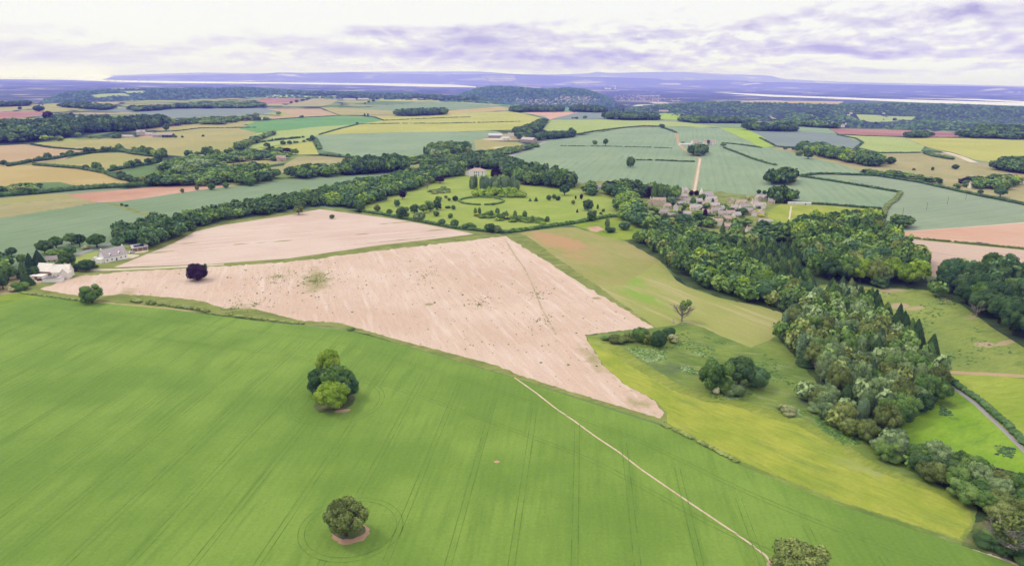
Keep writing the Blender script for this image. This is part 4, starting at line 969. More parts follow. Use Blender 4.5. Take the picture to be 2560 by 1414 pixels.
# ------------------------------------------------------------------ single trees one can point at: (kind, palette, base u, v, width px, height px, label)
ONE = [
 ('oak', 'lime', 824, 952, 66, 92, 'yellow-topped broad tree at the back of the clump in the corn'),
 ('multi', 'dark', 800, 985, 74, 82, 'dark green tree on the left side of the clump in the corn'),
 ('oak', 'green', 845, 990, 84, 96, 'largest mid green tree in the middle of the clump in the corn'),
 ('multi', 'teal', 868, 998, 60, 76, 'dark tree on the right side of the clump in the corn'),
 ('oak', 'lime', 833, 1022, 92, 84, 'bright yellow-green tree at the front of the clump in the corn'),
 ('oak', 'olive', 866, 1338, 112, 112, 'lone ragged olive-green tree standing on a bare earth ring in the corn'),
 ('oak', 'olive', 1992, 1452, 142, 126, 'big round olive-green tree cut off by the bottom edge of the picture'),
 ('multi', 'green', 231, 756, 60, 54, 'dark green lone tree on the boundary between stubble and corn'),
 ('oak', 'olive', 747, 536, 26, 26, 'thin pale tree standing at the back edge of the stubble'),
 ('bush', 'green', 513, 666, 8, 9, 'small round bush beside the farm track'),
 ('multi', 'green', 1786, 975, 84, 98, 'lobed mid green tree on the left of the clump in the rough pasture'),
 ('oak', 'dark', 1846, 962, 84, 86, 'darkest tree at the back of the clump in the rough pasture'),
 ('round', 'teal', 1890, 968, 58, 66, 'grey-green tree on the right of the clump in the rough pasture'),
 ('round', 'green', 1810, 982, 36, 42, 'small green tree at the foot of the pasture clump'),
 ('bush', 'grey', 1838, 990, 44, 42, 'grey-green shrub at the front of the pasture clump'),
 ('bush', 'cream', 1790, 984, 18, 24, 'cream-flowered hawthorn at the front of the pasture clump'),
 ('round', 'green', 1600, 854, 42, 46, 'green tree left of centre in the row at the stubble corner'),
 ('round', 'dark', 1645, 866, 48, 50, 'darkest round tree in the row at the stubble corner'),
 ('bush', 'olive', 1545, 854, 48, 26, 'low olive bush at the left end of the row at the stubble corner'),
 ('bush', 'green', 1515, 848, 28, 14, 'small green bush at the tip of the row at the stubble corner'),
 ('bush', 'olive', 1572, 852, 32, 28, 'olive bush second from the left in the row at the stubble corner'),
 ('bush', 'olive', 1622, 860, 28, 34, 'thin olive bush between the two round trees at the stubble corner'),
 ('round', 'teal', 1672, 842, 34, 32, 'dark tree behind the flowering hawthorn at the stubble corner'),
 ('bush', 'cream', 1682, 856, 30, 28, 'cream-flowered hawthorn at the right end of the row at the stubble corner'),
 ('bush', 'cream', 1955, 1024, 30, 22, 'pale flowering bush on the left of the pair on the rough slope'),
 ('bush', 'cream', 1974, 1034, 40, 26, 'pale flowering bush on the right of the pair on the rough slope'),
 ('oak', 'lime', 2004, 892, 28, 40, 'vivid yellow-green tree on the meadow edge of the plantation'),
 ('bush', 'green', 878, 824, 20, 11, 'small green bush at the bend of the corn and stubble boundary'),
 ('round', 'green', 1576, 418, 22, 30, 'narrow dark tree standing alone in the big blue-green field'),
 ('oak', 'green', 1514, 364, 14, 19, 'taller right-hand tree of the pair in the blue-green field'),
 ('round', 'green', 1487, 361, 14, 12, 'lower left-hand tree of the pair in the blue-green field'),
 ('oak', 'dark', 1654, 321, 16, 12, 'dark tree where the hedges meet above the blue-green field'),
 ('round', 'green', 529, 474, 20, 20, 'largest round tree on the edge of the red ploughed field'),
 ('round', 'green', 565, 470, 16, 18, 'round tree right of the largest one on the edge of the red field'),
 ('round', 'olive', 493, 475, 11, 14, 'small olive tree on the edge of the red ploughed field'),
 ('round', 'olive', 456, 482, 10, 13, 'leftmost small tree on the edge of the red ploughed field'),
 ('round', 'green', 627, 464, 30, 26, 'pale green tree at the right end of the red ploughed field'),
 ('oak', 'dark', 100, 468, 15, 12, 'dark tree standing in the small green field at the left edge'),
 ('round', 'green', 830, 546, 14, 12, 'small round bush at the far left corner of the park hedge'),
 ('multi', 'green', 897, 528, 34, 32, 'round green tree at the park hedge beside the stubble point'),
 ('round', 'olive', 943, 528, 18, 19, 'pale thin tree on the park side of the hedge'),
 ('oak', 'green', 974, 538, 16, 18, 'dark green tree on the park hedge between two larger ones'),
 ('multi', 'dark', 1007, 545, 38, 36, 'large dark tree on the park hedge'),
 ('round', 'grey', 1048, 552, 32, 28, 'pale round willow-like tree on the park hedge'),
 ('multi', 'dark', 1036, 532, 24, 26, 'dark tree behind the pale round one on the park lawn'),
 ('oak', 'green', 1058, 532, 24, 24, 'green tree between two dark ones on the park lawn'),
 ('multi', 'green', 1075, 528, 24, 32, 'tall green tree at the middle of the park tree row'),
 ('multi', 'dark', 1094, 524, 24, 28, 'dark tree at the right end of the park tree row'),
 ('round', 'green', 1091, 540, 17, 15, 'small domed tree alone on the park lawn, nearer the row'),
 ('round', 'green', 1126, 545, 14, 14, 'small domed tree alone on the park lawn, nearer the bed'),
 ('oak', 'teal', 1105, 564, 20, 20, 'blue-green tree at the park hedge'),
 ('round', 'green', 1136, 568, 22, 24, 'light green tree at the park hedge'),
 ('bush', 'green', 1170, 572, 40, 20, 'broad spreading bush at the park hedge'),
 ('oak', 'dark', 1226, 580, 30, 26, 'dark tree at the right-hand end of the park hedge by the stubble corner'),
 ('round', 'grey', 1243, 581, 22, 22, 'grey-leaved tree at the right-hand end of the park hedge'),
 ('multi', 'teal', 993, 516, 18, 20, 'lone tree with a gap in its side on the left of the park lawn'),
 ('bush', 'dark', 1119, 520, 16, 8, 'low hedge-like bush left of the hedge ring'),
 ('round', 'teal', 1134, 524, 12, 13, 'bushy tree at the end of the low hedge left of the ring'),
 ('round', 'green', 1096, 501, 19, 13, 'round bush in the group left of the hedge ring, largest'),
 ('round', 'green', 1115, 496, 9, 9, 'round bush in the group left of the hedge ring, behind'),
 ('round', 'green', 1123, 502, 9, 9, 'round bush in the group left of the hedge ring, in front'),
 ('round', 'dark', 1138, 502, 17, 15, 'dark bush touching the hedge ring'),
 ('bush', 'green', 1233, 513, 8, 8, 'small bush rising from the hedge ring'),
 ('conifer', 'blue', 1265, 494, 8, 11, 'small blue-grey conifer beside the hedge ring'),
 ('round', 'dark', 1311, 492, 12, 13, 'dark tree in the scattered park group, at the left end'),
 ('conifer', 'teal', 1325, 503, 8, 9, 'small pointed tree in the scattered park group, second from left'),
 ('conifer', 'dark', 1340, 503, 10, 12, 'dark pointed tree in the scattered park group'),
 ('round', 'dark', 1372, 501, 13, 16, 'largest dark tree in the scattered park group'),
 ('round', 'green', 1385, 497, 12, 14, 'light green tree in the scattered park group'),
 ('round', 'dark', 1395, 501, 14, 13, 'dark round tree in the scattered park group, at the right end'),
 ('oak', 'teal', 1411, 488, 28, 30, 'big blue-green tree at the back of the park near the village'),
 ('round', 'olive', 1433, 511, 10, 13, 'small olive tree near the village end of the park'),
 ('multi', 'dark', 1470, 526, 28, 32, 'big dark egg-shaped tree on the park lawn near the village'),
 ('multi', 'dark', 1480, 552, 28, 30, 'dark tree growing in the hedge at the village end of the park'),
 ('poplar', 'green', 1494, 522, 7, 12, 'slim young tree right of the egg-shaped tree'),
 ('bush', 'dark', 1508, 530, 9, 10, 'dark bush right of the egg-shaped tree'),
 ('bush', 'teal', 1502, 536, 9, 8, 'small bush next to the hedge near the village'),
 ('round', 'grey', 1518, 572, 14, 28, 'thin grey tree beside the dug garden plot'),
 ('bush', 'dark', 1526, 580, 28, 18, 'spreading dark bush beside the dug garden plot'),
 ('round', 'teal', 1560, 574, 30, 24, 'blue-green bush on the slope below the village'),
 ('oak', 'green', 1595, 606, 34, 30, 'bushy green tree at the near tip of the curved wood'),
 ('oak', 'teal', 1605, 568, 36, 40, 'dark blue-green tree on the slope below the village'),
 ('oak', 'lime', 1468, 477, 18, 20, 'yellow-topped tree by the first village house'),
 ('oak', 'teal', 1530, 490, 40, 36, 'broad blue-green tree in front of the first village house'),
 ('poplar', 'green', 1634, 500, 18, 40, 'tall twin-topped tree in the village, left half'),
 ('poplar', 'green', 1650, 500, 18, 42, 'tall twin-topped tree in the village, right half'),
 ('oak', 'green', 1684, 492, 32, 26, 'spreading tree behind the village houses'),
 ('oak', 'blue', 1678, 514, 28, 26, 'silvery cedar in the middle of the village'),
 ('conifer', 'dark', 1781, 512, 12, 18, 'dark triangular conifer by the large village house'),
 ('poplar', 'teal', 1732, 515, 18, 24, 'tall dark tree in the village centre'),
 ('oak', 'teal', 1757, 502, 26, 20, 'wide tree behind the village green'),
 ('oak', 'teal', 1708, 570, 48, 42, 'huge domed blue-green tree between village and wood'),
 ('oak', 'dark', 1745, 562, 30, 32, 'dark dome-shaped tree right of the huge one'),
 ('round', 'dark', 1640, 556, 18, 24, 'dark rounded tree at the lower left of the village'),
 ('oak', 'dark', 1663, 560, 26, 30, 'very dark spreading tree at the lower left of the village'),
 ('round', 'olive', 1688, 553, 26, 22, 'pale olive tree below the tall village house'),
 ('conifer', 'dark', 1805, 592, 20, 38, 'tallest dark conifer beside the lower village house'),
 ('conifer', 'olive', 1853, 600, 24, 36, 'orange-tinged conifer below the village'),
 ('oak', 'teal', 1857, 536, 24, 20, 'blue-green tree among the right-hand village houses'),
 ('bush', 'cream', 1869, 500, 14, 13, 'cream-coloured bush at the edge of the village'),
 ('round', 'dark', 1897, 484, 12, 12, 'left-hand tree by the end house of the village'),
 ('round', 'dark', 1911, 486, 12, 12, 'right-hand tree by the end house of the village'),
 ('bush', 'gold', 1722, 523, 11, 8, 'bright yellow shrub in a garden at the village centre'),
 ('bush', 'gold', 1731, 534, 8, 5, 'golden shrub in a garden below the village centre'),
 ('bush', 'gold', 1818, 524, 12, 7, 'yellow shrub among the right-hand village gardens'),
 ('bush', 'gold', 1814, 610, 8, 6, 'small yellow shrub in the clearing below the village'),
 ('bush', 'gold', 1060, 514, 6, 6, 'tiny yellow shrub beside the park tree row'),
 ('conifer', 'dark', 1180, 414, 24, 30, 'broad dark tree above the mansion'),
 ('round', 'dark', 2236, 302, 10, 8, 'small dark tree in the valley fields'),
 ('round', 'dark', 2225, 410, 26, 20, 'dark round tree on the rough grassland'),
 ('round', 'dark', 2331, 426, 8, 10, 'small tree with a shadow on the rough grassland'),
 ('bush', 'dark', 2284, 426, 8, 7, 'small bush on the left of the rough grassland'),
 ('round', 'dark', 2388, 423, 18, 14, 'dark bush cluster on the rough grassland'),
 ('round', 'dark', 2396, 470, 11, 9, 'dark bush just above the long hedge on the right'),
 ('oak', 'teal', 2500, 492, 30, 26, 'blue-green tree near the red-roofed house'),
 ('round', 'dark', 2450, 484, 14, 12, 'dark tree above the long hedge near the hamlet'),
 ('oak', 'dark', 2020, 397, 26, 20, 'dark tree at the tip of the tree belt on the hillside'),
 ('round', 'grey', 1998, 389, 22, 16, 'grey tree at the tip of the tree belt on the hillside'),
 ('round', 'dark', 849, 392, 8, 8, 'single round tree on the hedge of the blue-green field'),
 ('round', 'green', 870, 394, 12, 12, 'larger single tree on the hedge of the blue-green field'),
 ('poplar', 'green', 1061, 385, 7, 20, 'slim upright tree left of the central copse'),
 ('multi', 'dark', 1185, 398, 30, 26, 'dark tree by the tan field, left of the pair'),
 ('multi', 'dark', 1204, 396, 34, 26, 'dark tree by the tan field, right of the pair'),
 ('round', 'dark', 781, 352, 12, 16, 'tree at the corner of the blue-green field'),
 ('bush', 'dark', 773, 351, 16, 7, 'dark bush beside the corner tree of the blue-green field'),
 ('round', 'dark', 912, 292, 5, 9, 'left-hand one of two small trees on the yellow field edge'),
 ('round', 'dark', 920, 292, 5, 9, 'right-hand one of two small trees on the yellow field edge'),
 ('round', 'dark', 893, 310, 7, 5, 'small bush at the corner of the yellow field'),
 ('round', 'dark', 98, 279, 28, 17, 'big dark tree on the upland skyline at the left'),
 ('round', 'dark', 50, 274, 10, 8, 'small dark tree left of the big one on the skyline'),
 ('round', 'green', 242, 424, 26, 22, 'pale tree in the hedge between the golden fields'),
 ('round', 'green', 416, 326, 16, 18, 'round tree above the stone farm'),
 ('round', 'dark', 10, 412, 15, 14, 'dark tree at the left edge between two golden fields'),
 ('oak', 'dark', 177, 388, 18, 14, 'dark tree in the hedge above the olive field'),
 ('round', 'copper', 493, 700, 54, 52, 'dark purple copper beech standing in the stubble field'),
 ('oak', 'copper', 1007, 498, 17, 21, 'dark purple copper beech on the left of the park lawn'),
 ('oak', 'copper', 1240, 452, 30, 34, 'dark purple copper beech right of the mansion'),
 ('oak', 'copper', 1100, 458, 22, 20, 'dark purple copper beech in the wood left of the park'),
 ('poplar', 'copper', 1318, 462, 18, 32, 'tall purple tree against the wood right of the mansion'),
 ('oak', 'copper', 1420, 466, 28, 28, 'plum-coloured tree at the end of the wood right of the mansion'),
 ('oak', 'copper', 1525, 483, 44, 34, 'large purple copper beech at the first village house'),
 ('round', 'copper', 1728, 489, 14, 15, 'left-hand one of two purple trees where the farm track meets the village'),
 ('round', 'copper', 1741, 489, 13, 15, 'right-hand one of two purple trees where the farm track meets the village'),
 ('poplar', 'copper', 1762, 545, 13, 24, 'narrow purple tree in the village gardens'),
 ('oak', 'copper', 1664, 630, 18, 24, 'purple tree in the curved wood above the meadow'),
 ('oak', 'copper', 1702, 650, 12, 18, 'smaller purple tree in the curved wood above the meadow'),
 ('round', 'copper', 1841, 607, 12, 9, 'small purple bush-like tree below the village'),
 ('oak', 'copper', 717, 388, 20, 20, 'purple tree beside the pink house in the trees'),
 ('round', 'copper', 122, 302, 26, 26, 'purplish tree in the wood at the left edge'),
 ('round', 'copper', 1439, 498, 5, 10, 'slim purple shrub on the park lawn'),
 ('round', 'copper', 1453, 498, 9, 14, 'purple shrub pair at the back of the park lawn'),
 ('conifer', 'copper', 1443, 531, 6, 10, 'small dark conical shrub in the middle of the park lawn'),
]
LEFT = [('oak', 'dark', 8, 722, 34, 46), ('oak', 'teal', -14, 712, 40, 50), ('bush', 'green', 52, 724, 42, 28), ('bush', 'cream', 34, 728, 22, 18), ('oak', 'green', 22, 700, 44, 40), ('oak', 'green', 20, 668, 32, 26), ('oak', 'dark', 4, 655, 24, 30),
        ('round', 'green', 56, 658, 24, 28), ('conifer', 'conifer', 76, 668, 24, 38), ('conifer', 'conifer', 98, 664, 34, 46), ('conifer', 'dark', 60, 694, 30, 46), ('conifer', 'dark', 68, 712, 36, 36), ('oak', 'dark', 88, 692, 30, 30), ('oak', 'dark', 113, 634, 42, 40), ('oak', 'green', 141, 620, 36, 34), ('oak', 'green', 146, 648, 44, 32), ('oak', 'green', 180, 610, 34, 32), ('oak', 'dark', 200, 616, 30, 36),
        ('oak', 'green', 243, 618, 46, 40), ('oak', 'teal', 176, 640, 34, 30), ('oak', 'dark', 172, 664, 40, 38), ('conifer', 'teal', 151, 668, 22, 26), ('round', 'dark', 186, 676, 30, 24), ('round', 'dark', 216, 676, 44, 34), ('bush', 'cream', 212, 622, 20, 12), ('oak', 'teal', 296, 622, 32, 36), ('oak', 'dark', 30, 640, 26, 26), ('bush', 'green', 128, 664, 24, 14), ('round', 'green', 130, 640, 30, 22), ('bush', 'dark', 232, 668, 24, 12)]
PW = {'oak': 'broad', 'round': 'rounded', 'conifer': 'pointed', 'bush': 'low bushy', 'multi': 'lobed'}
PCOL = {'dark': 'dark green', 'teal': 'blue-green', 'green': 'mid green', 'cream': 'cream-flowered', 'conifer': 'very dark green', 'olive': 'olive'}
def nearthing(u, v):
    if u < 60: return 'at the left edge of the picture by the corn corner' if v > 690 else 'at the left edge above the corn corner'
    if u < 165: return 'behind the stone barn house' if v < 672 else 'beside the stone barn house'
    return 'between the two groups of houses' if v > 630 else 'along the lane behind the white cottage'
ONEL = [(k, p, u, v, w_, h_, l, None) for (k, p, u, v, w_, h_, l) in ONE]
ONEL += [(k, p, u, v, w_, h_, '%s %s %s %s' % (PW[k], PCOL[p], 'shrub' if k == 'bush' else 'tree', nearthing(u, v)), 'trees around the farm houses') for (k, p, u, v, w_, h_) in LEFT]
cntb = {}
PTS1 = px2g([(a[2], a[3]) for a in ONEL])
for a, p in zip(ONEL, PTS1):
    k, pal, u, v, w_, h_, lab, grp = a
    s_ = mpp(p); el_ = math.asin(min(.99, (H - p[2]) / np.linalg.norm(p - np.array([0, 0, H]))))
    wd = w_ * s_; ht_ = h_ * s_ / math.cos(el_) * .97
    if h_ / w_ < 1.4: ht_ = max(ht_ - wd * .5 * math.sin(el_), ht_ * .55)
    place_tree(k, pal, p, wd, ht_, lab, grp)
    cntb[NAMES[k]] = cntb.get(NAMES[k], 0) + 1

# individuals: those that show largest; the rest of the wood as one mass
REQ_near = [r_ for r_ in REQ[:NFAR]]
lim = {'broadleaf_tree': 296, 'conifer_tree': 150, 'columnar_tree': 110, 'bush': 120}
for r_ in sorted(REQ_near, key=lambda q: -q[0]):
    nm = NAMES[r_[1]]
    q_ = np.array(r_[3]) - np.array([0, 0, H]); u_ = .5 + FPX * float(q_ @ RV) / float(q_ @ F0) / 2560; v_ = 707 - FPX * float(q_ @ UV) / float(q_ @ F0)
    if r_[0] * FPX < 9 or u_ < -.02 or u_ > 1.02 or v_ > 1480 or cntb.get(nm, 0) >= lim[nm]: continue
    wordk = {'oak': '', 'round': '', 'multi': '', 'poplar': '', 'conifer': '', 'bush': ''}
    lab = r_[6]
    if r_[1] == 'bush': lab = 'low bush at the foot of the trees: ' + lab.split(' in ')[-1] if 'bush' not in lab and 'shrub' not in lab else lab
    pal = 'dark' if r_[2] == 'copper' else r_[2]
    pc = {'green': 'mid green', 'dark': 'dark green', 'teal': 'blue-green', 'lime': 'yellow-green', 'olive': 'olive', 'grey': 'grey-green', 'blue': 'silvery', 'conifer': 'dark', 'gold': 'golden', 'cream': 'cream'}[pal]
    kd = {'oak': 'spreading tree', 'round': 'rounded tree', 'multi': 'lobed tree', 'poplar': 'slim upright tree', 'conifer': 'pointed conifer', 'bush': 'bush'}[r_[1]]
    place = r_[7]
    for pre in ('trees of the ', 'pale trees of the ', 'conifers of the ', 'spruces along the ', 'scrub trees ', 'hedgerow trees ', 'bushes of the ', 'leafy trees ', 'shrubs ', 'trees ', 'tall trees ', 'slim trees of the ', 'light green young trees of the ', 'shrubs of the ', 'big trees ', 'garden trees ', 'small trees '):
        if place.startswith(pre): place = ('in the ' if pre.endswith('the ') else '') + place[len(pre):]; break
    lab = '%s %s %s' % (pc, kd, place)
    place_tree(r_[1], pal, r_[3], r_[4], r_[5], lab, '%s %ss %s' % (pc, kd, place))
    cntb[nm] = cntb.get(nm, 0) + 1; r_[0] = -1
rest = [r_ for r_ in REQ if r_[0] > 0]

PALS = list(PAL)
def mass(name, items, kind='stuff'):
    """one mesh of many small crowns: items (kind, palette, point, width, height)"""
    Vs, F3, F4, T3, T4, M3, M4 = [], [], [], [], [], [], []; off = 0
    pals = sorted({i[1] for i in items}); pi = {p: n for n, p in enumerate(pals)}
    for (k, pal, p, wd, h) in items:
        V, f3, f4, t3, t4 = crown_raw(k, int(rng.integers(0, 4)))
        a = rng.uniform(0, 6.28); ca, sa = math.cos(a), math.sin(a)
        Q = np.empty_like(V); Q[:, 0] = (V[:, 0] * ca - V[:, 1] * sa) * wd + p[0]; Q[:, 1] = (V[:, 0] * sa + V[:, 1] * ca) * wd + p[1]; Q[:, 2] = V[:, 2] * h + p[2] - .3
        tn = rng.normal(0, .13)
        Vs.append(Q); F3.append(f3 + off); F4.append(f4 + off); T3.append(t3 + tn); T4.append(t4 + tn)
        M3.append(np.full(len(f3), pi[pal])); M4.append(np.full(len(f4), pi[pal])); off += len(V)
    me = mesh_np(name, np.vstack(Vs), [np.vstack(F3), np.vstack(F4)], [mat_leaf(p) for p in pals], np.concatenate(M3 + M4), np.clip(np.concatenate(T3 + T4), 0, 1))
    return tag(obj(name, me), kind=kind)
LODX = LOD['lo']
mass('woodland', [(r_[1], r_[2], r_[3], r_[4], r_[5]) for r_ in rest])
print('TREES individual', ntree, cntb, 'mass', len(rest))

# far wooded slopes: rough clumps over the ridges
def blobmass(name, P, size, pal, hk=.8):
    iv, jf = ICO[1]; n = len(P)
    k = rng.uniform(.75, 1.15, (n, len(iv), 1)); s = (size * rng.uniform(.6, 1.3, n))[:, None, None]
    V = iv[None] * k * s * np.array([1, 1, hk]) + P[:, None, :]
    F = (jf[None] + (np.arange(n) * len(iv))[:, None, None]).reshape(-1, 3)
    tn = np.repeat(np.clip(rng.normal(.42, .2, n), 0, 1), len(jf)) + rng.normal(0, .08, n * len(jf))
    me = mesh_np(name, V.reshape(-1, 3), [F], [mat_leaf(pal)], None, np.clip(tn, 0, 1))
    return tag(obj(name, me), kind='stuff')
def ridge_pts(n, u0, u1, y0, y1, zmin, dens=.5, sc_=500):
    s = rng.uniform(su(u0), su(u1), n); y = np.sqrt(rng.uniform(y0 ** 2, y1 ** 2, n)); x = s * y; z = hgt(x, y)
    nn = np.sin(x / sc_ + 1.3) * np.cos(y / sc_ * .8) + .6 * np.sin(x / sc_ * 2.3 + y / sc_ * 1.9)
    ok = (z > zmin) & (nn > -dens * 1.6) & (y > np.interp(s, ES, ED) + 120)
    for i, (n_, m_, P_) in enumerate(polys):
        if n_ in ('ridge_field', 'valley_field'): ok &= ~poly_in([tuple(q) for q in P_], x, y)
    return np.stack([x, y, z], 1)[ok]
blobmass('distant_woods', np.vstack([ridge_pts(9000, 20, 1250, 4300, 7000, LOWZ + 25, .9), ridge_pts(5200, 1100, 1540, 6000, 7300, LOWZ + 15, 1.0)]), 12, 'teal')
blobmass('valley_woods', np.vstack([ridge_pts(7500, 1530, 3000, 3300, 4900, LOWZ + 20, .9), ridge_pts(4500, 1950, 3000, 2300, 3500, LOWZ + 12, .8, 300)]), 7.5, 'green')

# ------------------------------------------------------------------ hedges
def hedge(pts, h, wdt, label, pal='dark', gap=0.0, group='hedges between the fields', step=None, name='hedge'):
    P = resample(px2g(pts)[:, :2], 1.0); L_ = len(P)
    dep = depth_of((P[L_ // 2][0], P[L_ // 2][1], 0)); step = step or max(1.0, dep / 500)
    iv, jf = ICO[1] if dep < 900 else ICO[0]
    idx = np.arange(0, L_, max(1, int(step))); idx = idx[rng.uniform(0, 1, len(idx)) >= gap]
    Vs, F3, T3, Ls = [], [], [], []; off = 0
    for i in idx:
        x, y = P[i] + rng.normal(0, wdt * .10, 2); r_ = rng.uniform(.8, 1.25); hh = h * rng.uniform(.7, 1.25)
        V = iv * rng.uniform(.8, 1.1, (len(iv), 1)) * (wdt * .6 * r_ + step * .25, wdt * .6 * r_ + step * .25, hh * .55) + (x, y, hgt(x, y) + hh * .45)
        Vs.append(V); F3.append(jf + off); off += len(V); T3.append(np.clip(rng.normal(.45, .18) + rng.normal(0, .1, len(jf)), 0, 1))
    V = np.vstack(Vs); nl = min(9000, int(len(idx) * 14)); k = rng.integers(0, len(V), nl)
    Q, f4 = leaf_quads(V[k] + rng.normal(0, .12 * wdt, (nl, 3)), np.tile((0, 0, 1.0), (nl, 1)), max(.22, .0006 * dep), rng)
    me = mesh_np(name, np.vstack([V, Q]), [np.vstack(F3), f4 + off], [mat_leaf(pal)], None, np.concatenate(T3 + [np.clip(rng.normal(.5, .22, nl), 0, 1)]))
    return tag(obj(name, me), label, name, group if name == 'hedge' else 'single bushes on the field boundaries')
hedge([(908, 530), (960, 538), (1060, 556), (1140, 571), (1200, 578), (1278, 582)], 2.4, 2.6, 'dark hedge along the stubble side of the park')
hedge([(1282, 581), (1350, 571), (1400, 564), (1450, 556), (1480, 550), (1520, 543), (1560, 539)], 3.0, 3.2, 'thick clipped hedge along the meadow side of the park', 'green')
hedge([(2368, 946), (2385, 958), (2410, 978), (2450, 1003), (2476, 1028), (2520, 1066), (2560, 1106), (2640, 1190)], 2.0, 2.4, 'dark hedge beside the pale lane past the green paddock')
hedge([(-600, 530), (0, 492), (100, 484), (220, 473), (330, 467), (420, 460)], 5, 5, 'long dark hedge above the red ploughed field')
hedge([(0, 411), (70, 407), (80, 406)], 3, 4, 'short hedge at the left edge under the pinkish field')
hedge([(20, 416), (85, 404), (130, 399), (200, 386), (290, 378), (300, 376)], 4.5, 5, 'uneven hedge above the olive field on the left')
hedge([(78, 361), (130, 370), (220, 376), (290, 380)], 2.6, 3, 'thin dark hedge below the large olive field')
hedge([(300, 378), (340, 386), (400, 393), (415, 391)], 6, 8, 'tall bushy hedge right of the olive field')
hedge([(85, 413), (200, 422), (262, 433), (300, 448), (350, 458)], 4, 4.5, 'hedge along the top of the golden field')
hedge([(275, 428), (330, 419), (370, 411), (400, 405)], 5, 6, 'broad hedge above the small green field')
hedge([(1738, 405), (1700, 404), (1660, 402), (1620, 401), (1590, 401)], 2.4, 2.4, 'broken dark hedge across the blue-green field right of the narrow tree', gap=.2)
hedge([(1430, 339), (1480, 330), (1560, 320), (1610, 316), (1652, 317)], 3, 5, 'dark hedge along the crest below the pale field')
hedge([(1656, 319), (1690, 332)], 3, 4, 'short hedge down from the crest tree')
hedge([(1400, 365), (1500, 366), (1600, 368), (1680, 371)], 1.4, 1.6, 'thin broken hedge across the upper blue-green field', gap=.35)
hedge([(1806, 358), (1850, 362), (1905, 370)], 2.4, 3, 'hedge running right from the hilltop farm')
hedge([(1810, 370), (1850, 385), (1880, 397), (1920, 409), (1942, 414)], 2.4, 3, 'hedge running down the hill from the hilltop farm')
hedge([(1998, 441), (2040, 436), (2080, 436), (2190, 440), (2300, 457), (2430, 486), (2560, 512), (2800, 560)], 3, 3.5, 'long hedge above the grey-green wheat on the right')
hedge([(1998, 441), (2080, 453), (2170, 468), (2252, 482)], 2.6, 3, 'straight hedge between the two blue-green fields on the right')
hedge([(2252, 483), (2240, 500), (2222, 512), (2212, 525), (2204, 552)], 2.4, 3.5, 'short crooked hedge below the field corner on the right', 'olive')
hedge([(2030, 510), (2090, 514), (2150, 519), (2210, 524)], 2.4, 2.6, 'dark hedge along the top of the yellow paddock')
hedge([(2205, 587), (2300, 597), (2457, 612), (2560, 622), (2700, 640)], 1.4, 2, 'low green hedge between the two pink ploughed fields', 'olive', .25)
hedge([(800, 374), (793, 360), (788, 348)], 5, 6, 'bushy hedge on the left end of the blue-green barley')
hedge([(800, 387), (860, 394), (890, 398)], 3, 4, 'dark hedge under the blue-green barley')
hedge([(798, 337), (850, 322), (892, 312)], 2, 3, 'thin hedge along the lower edge of the yellow fields')
hedge([(890, 311), (1000, 309), (1100, 309), (1280, 305), (1300, 304)], 2, 3, 'dark line of hedge between the two yellow fields', gap=.2)
hedge([(957, 302), (1040, 298), (1110, 295), (1175, 293)], 2, 3, 'upper dark line of hedge across the yellow field', gap=.2)
hedge([(845, 289), (900, 290), (935, 293), (958, 301)], 2, 3, 'hedge along the top of the bright green field')
hedge([(480, 310), (560, 304), (640, 302), (760, 294), (840, 290)], 2, 3, 'long thin hedge below the tan fields')
hedge([(380, 331), (440, 328), (500, 321), (640, 319)], 2, 3, 'thin hedge across the upper olive field', gap=.2)
hedge([(2095, 337), (2260, 343), (2400, 345), (2560, 347)], 1.6, 2.4, 'thin hedge under the plum-coloured field')
hedge([(2095, 338), (2140, 347), (2157, 357), (2140, 370), (2196, 383), (2298, 382)], 2, 3, 'hedge around the pale green field')
hedge([(1900, 345), (1940, 366), (1998, 373)], 2, 3, 'hedge at the foot of the yellow-green strip')
hedge([(2313, 384), (2340, 392), (2380, 399)], 5, 9, 'bushy dark hedge on the rough grassland')
hedge([(640, 358), (670, 354), (700, 350), (760, 344)], 4, 5, 'gappy bushy hedge below the pale green field', gap=.45)
hedge([(305, 514), (306, 514.2)], 2.4, 2.6, 'small dark bush on the grass strip, near its top', name='bush')
hedge([(315, 516), (316, 516.2)], 2.4, 2.6, 'small dark bush on the grass strip, second down', name='bush')
hedge([(378, 535), (390, 537)], 2.4, 3.4, 'small dark bush low on the grass strip', name='bush')
hedge([(335, 753), (348, 755)], 2.2, 3, 'flowering scrub bush on the corn boundary, leftmost', 'olive', name='bush')
hedge([(372, 758), (385, 760)], 2.2, 3, 'scrub bush on the corn boundary, second from the left', 'olive', name='bush')
hedge([(400, 762), (430, 766), (500, 775), (520, 779)], 1.3, 2.0, 'broken scrubby hedge on the corn boundary', 'olive', .35)
hedge([(575, 788), (640, 796), (700, 803), (760, 810)], .9, 1.5, 'low scrubby line on the corn boundary further right', 'olive', .4)
hedge([(50, 731), (100, 738), (150, 744), (205, 752)], .9, 1.6, 'low rough hedge on the corn boundary left of the lone tree', 'olive', .2)
hedge([(1660, 1062), (1720, 1090), (1790, 1125), (1840, 1152)], .9, 1.6, 'low weedy bank between corn and yellow pasture', 'olive', .3)
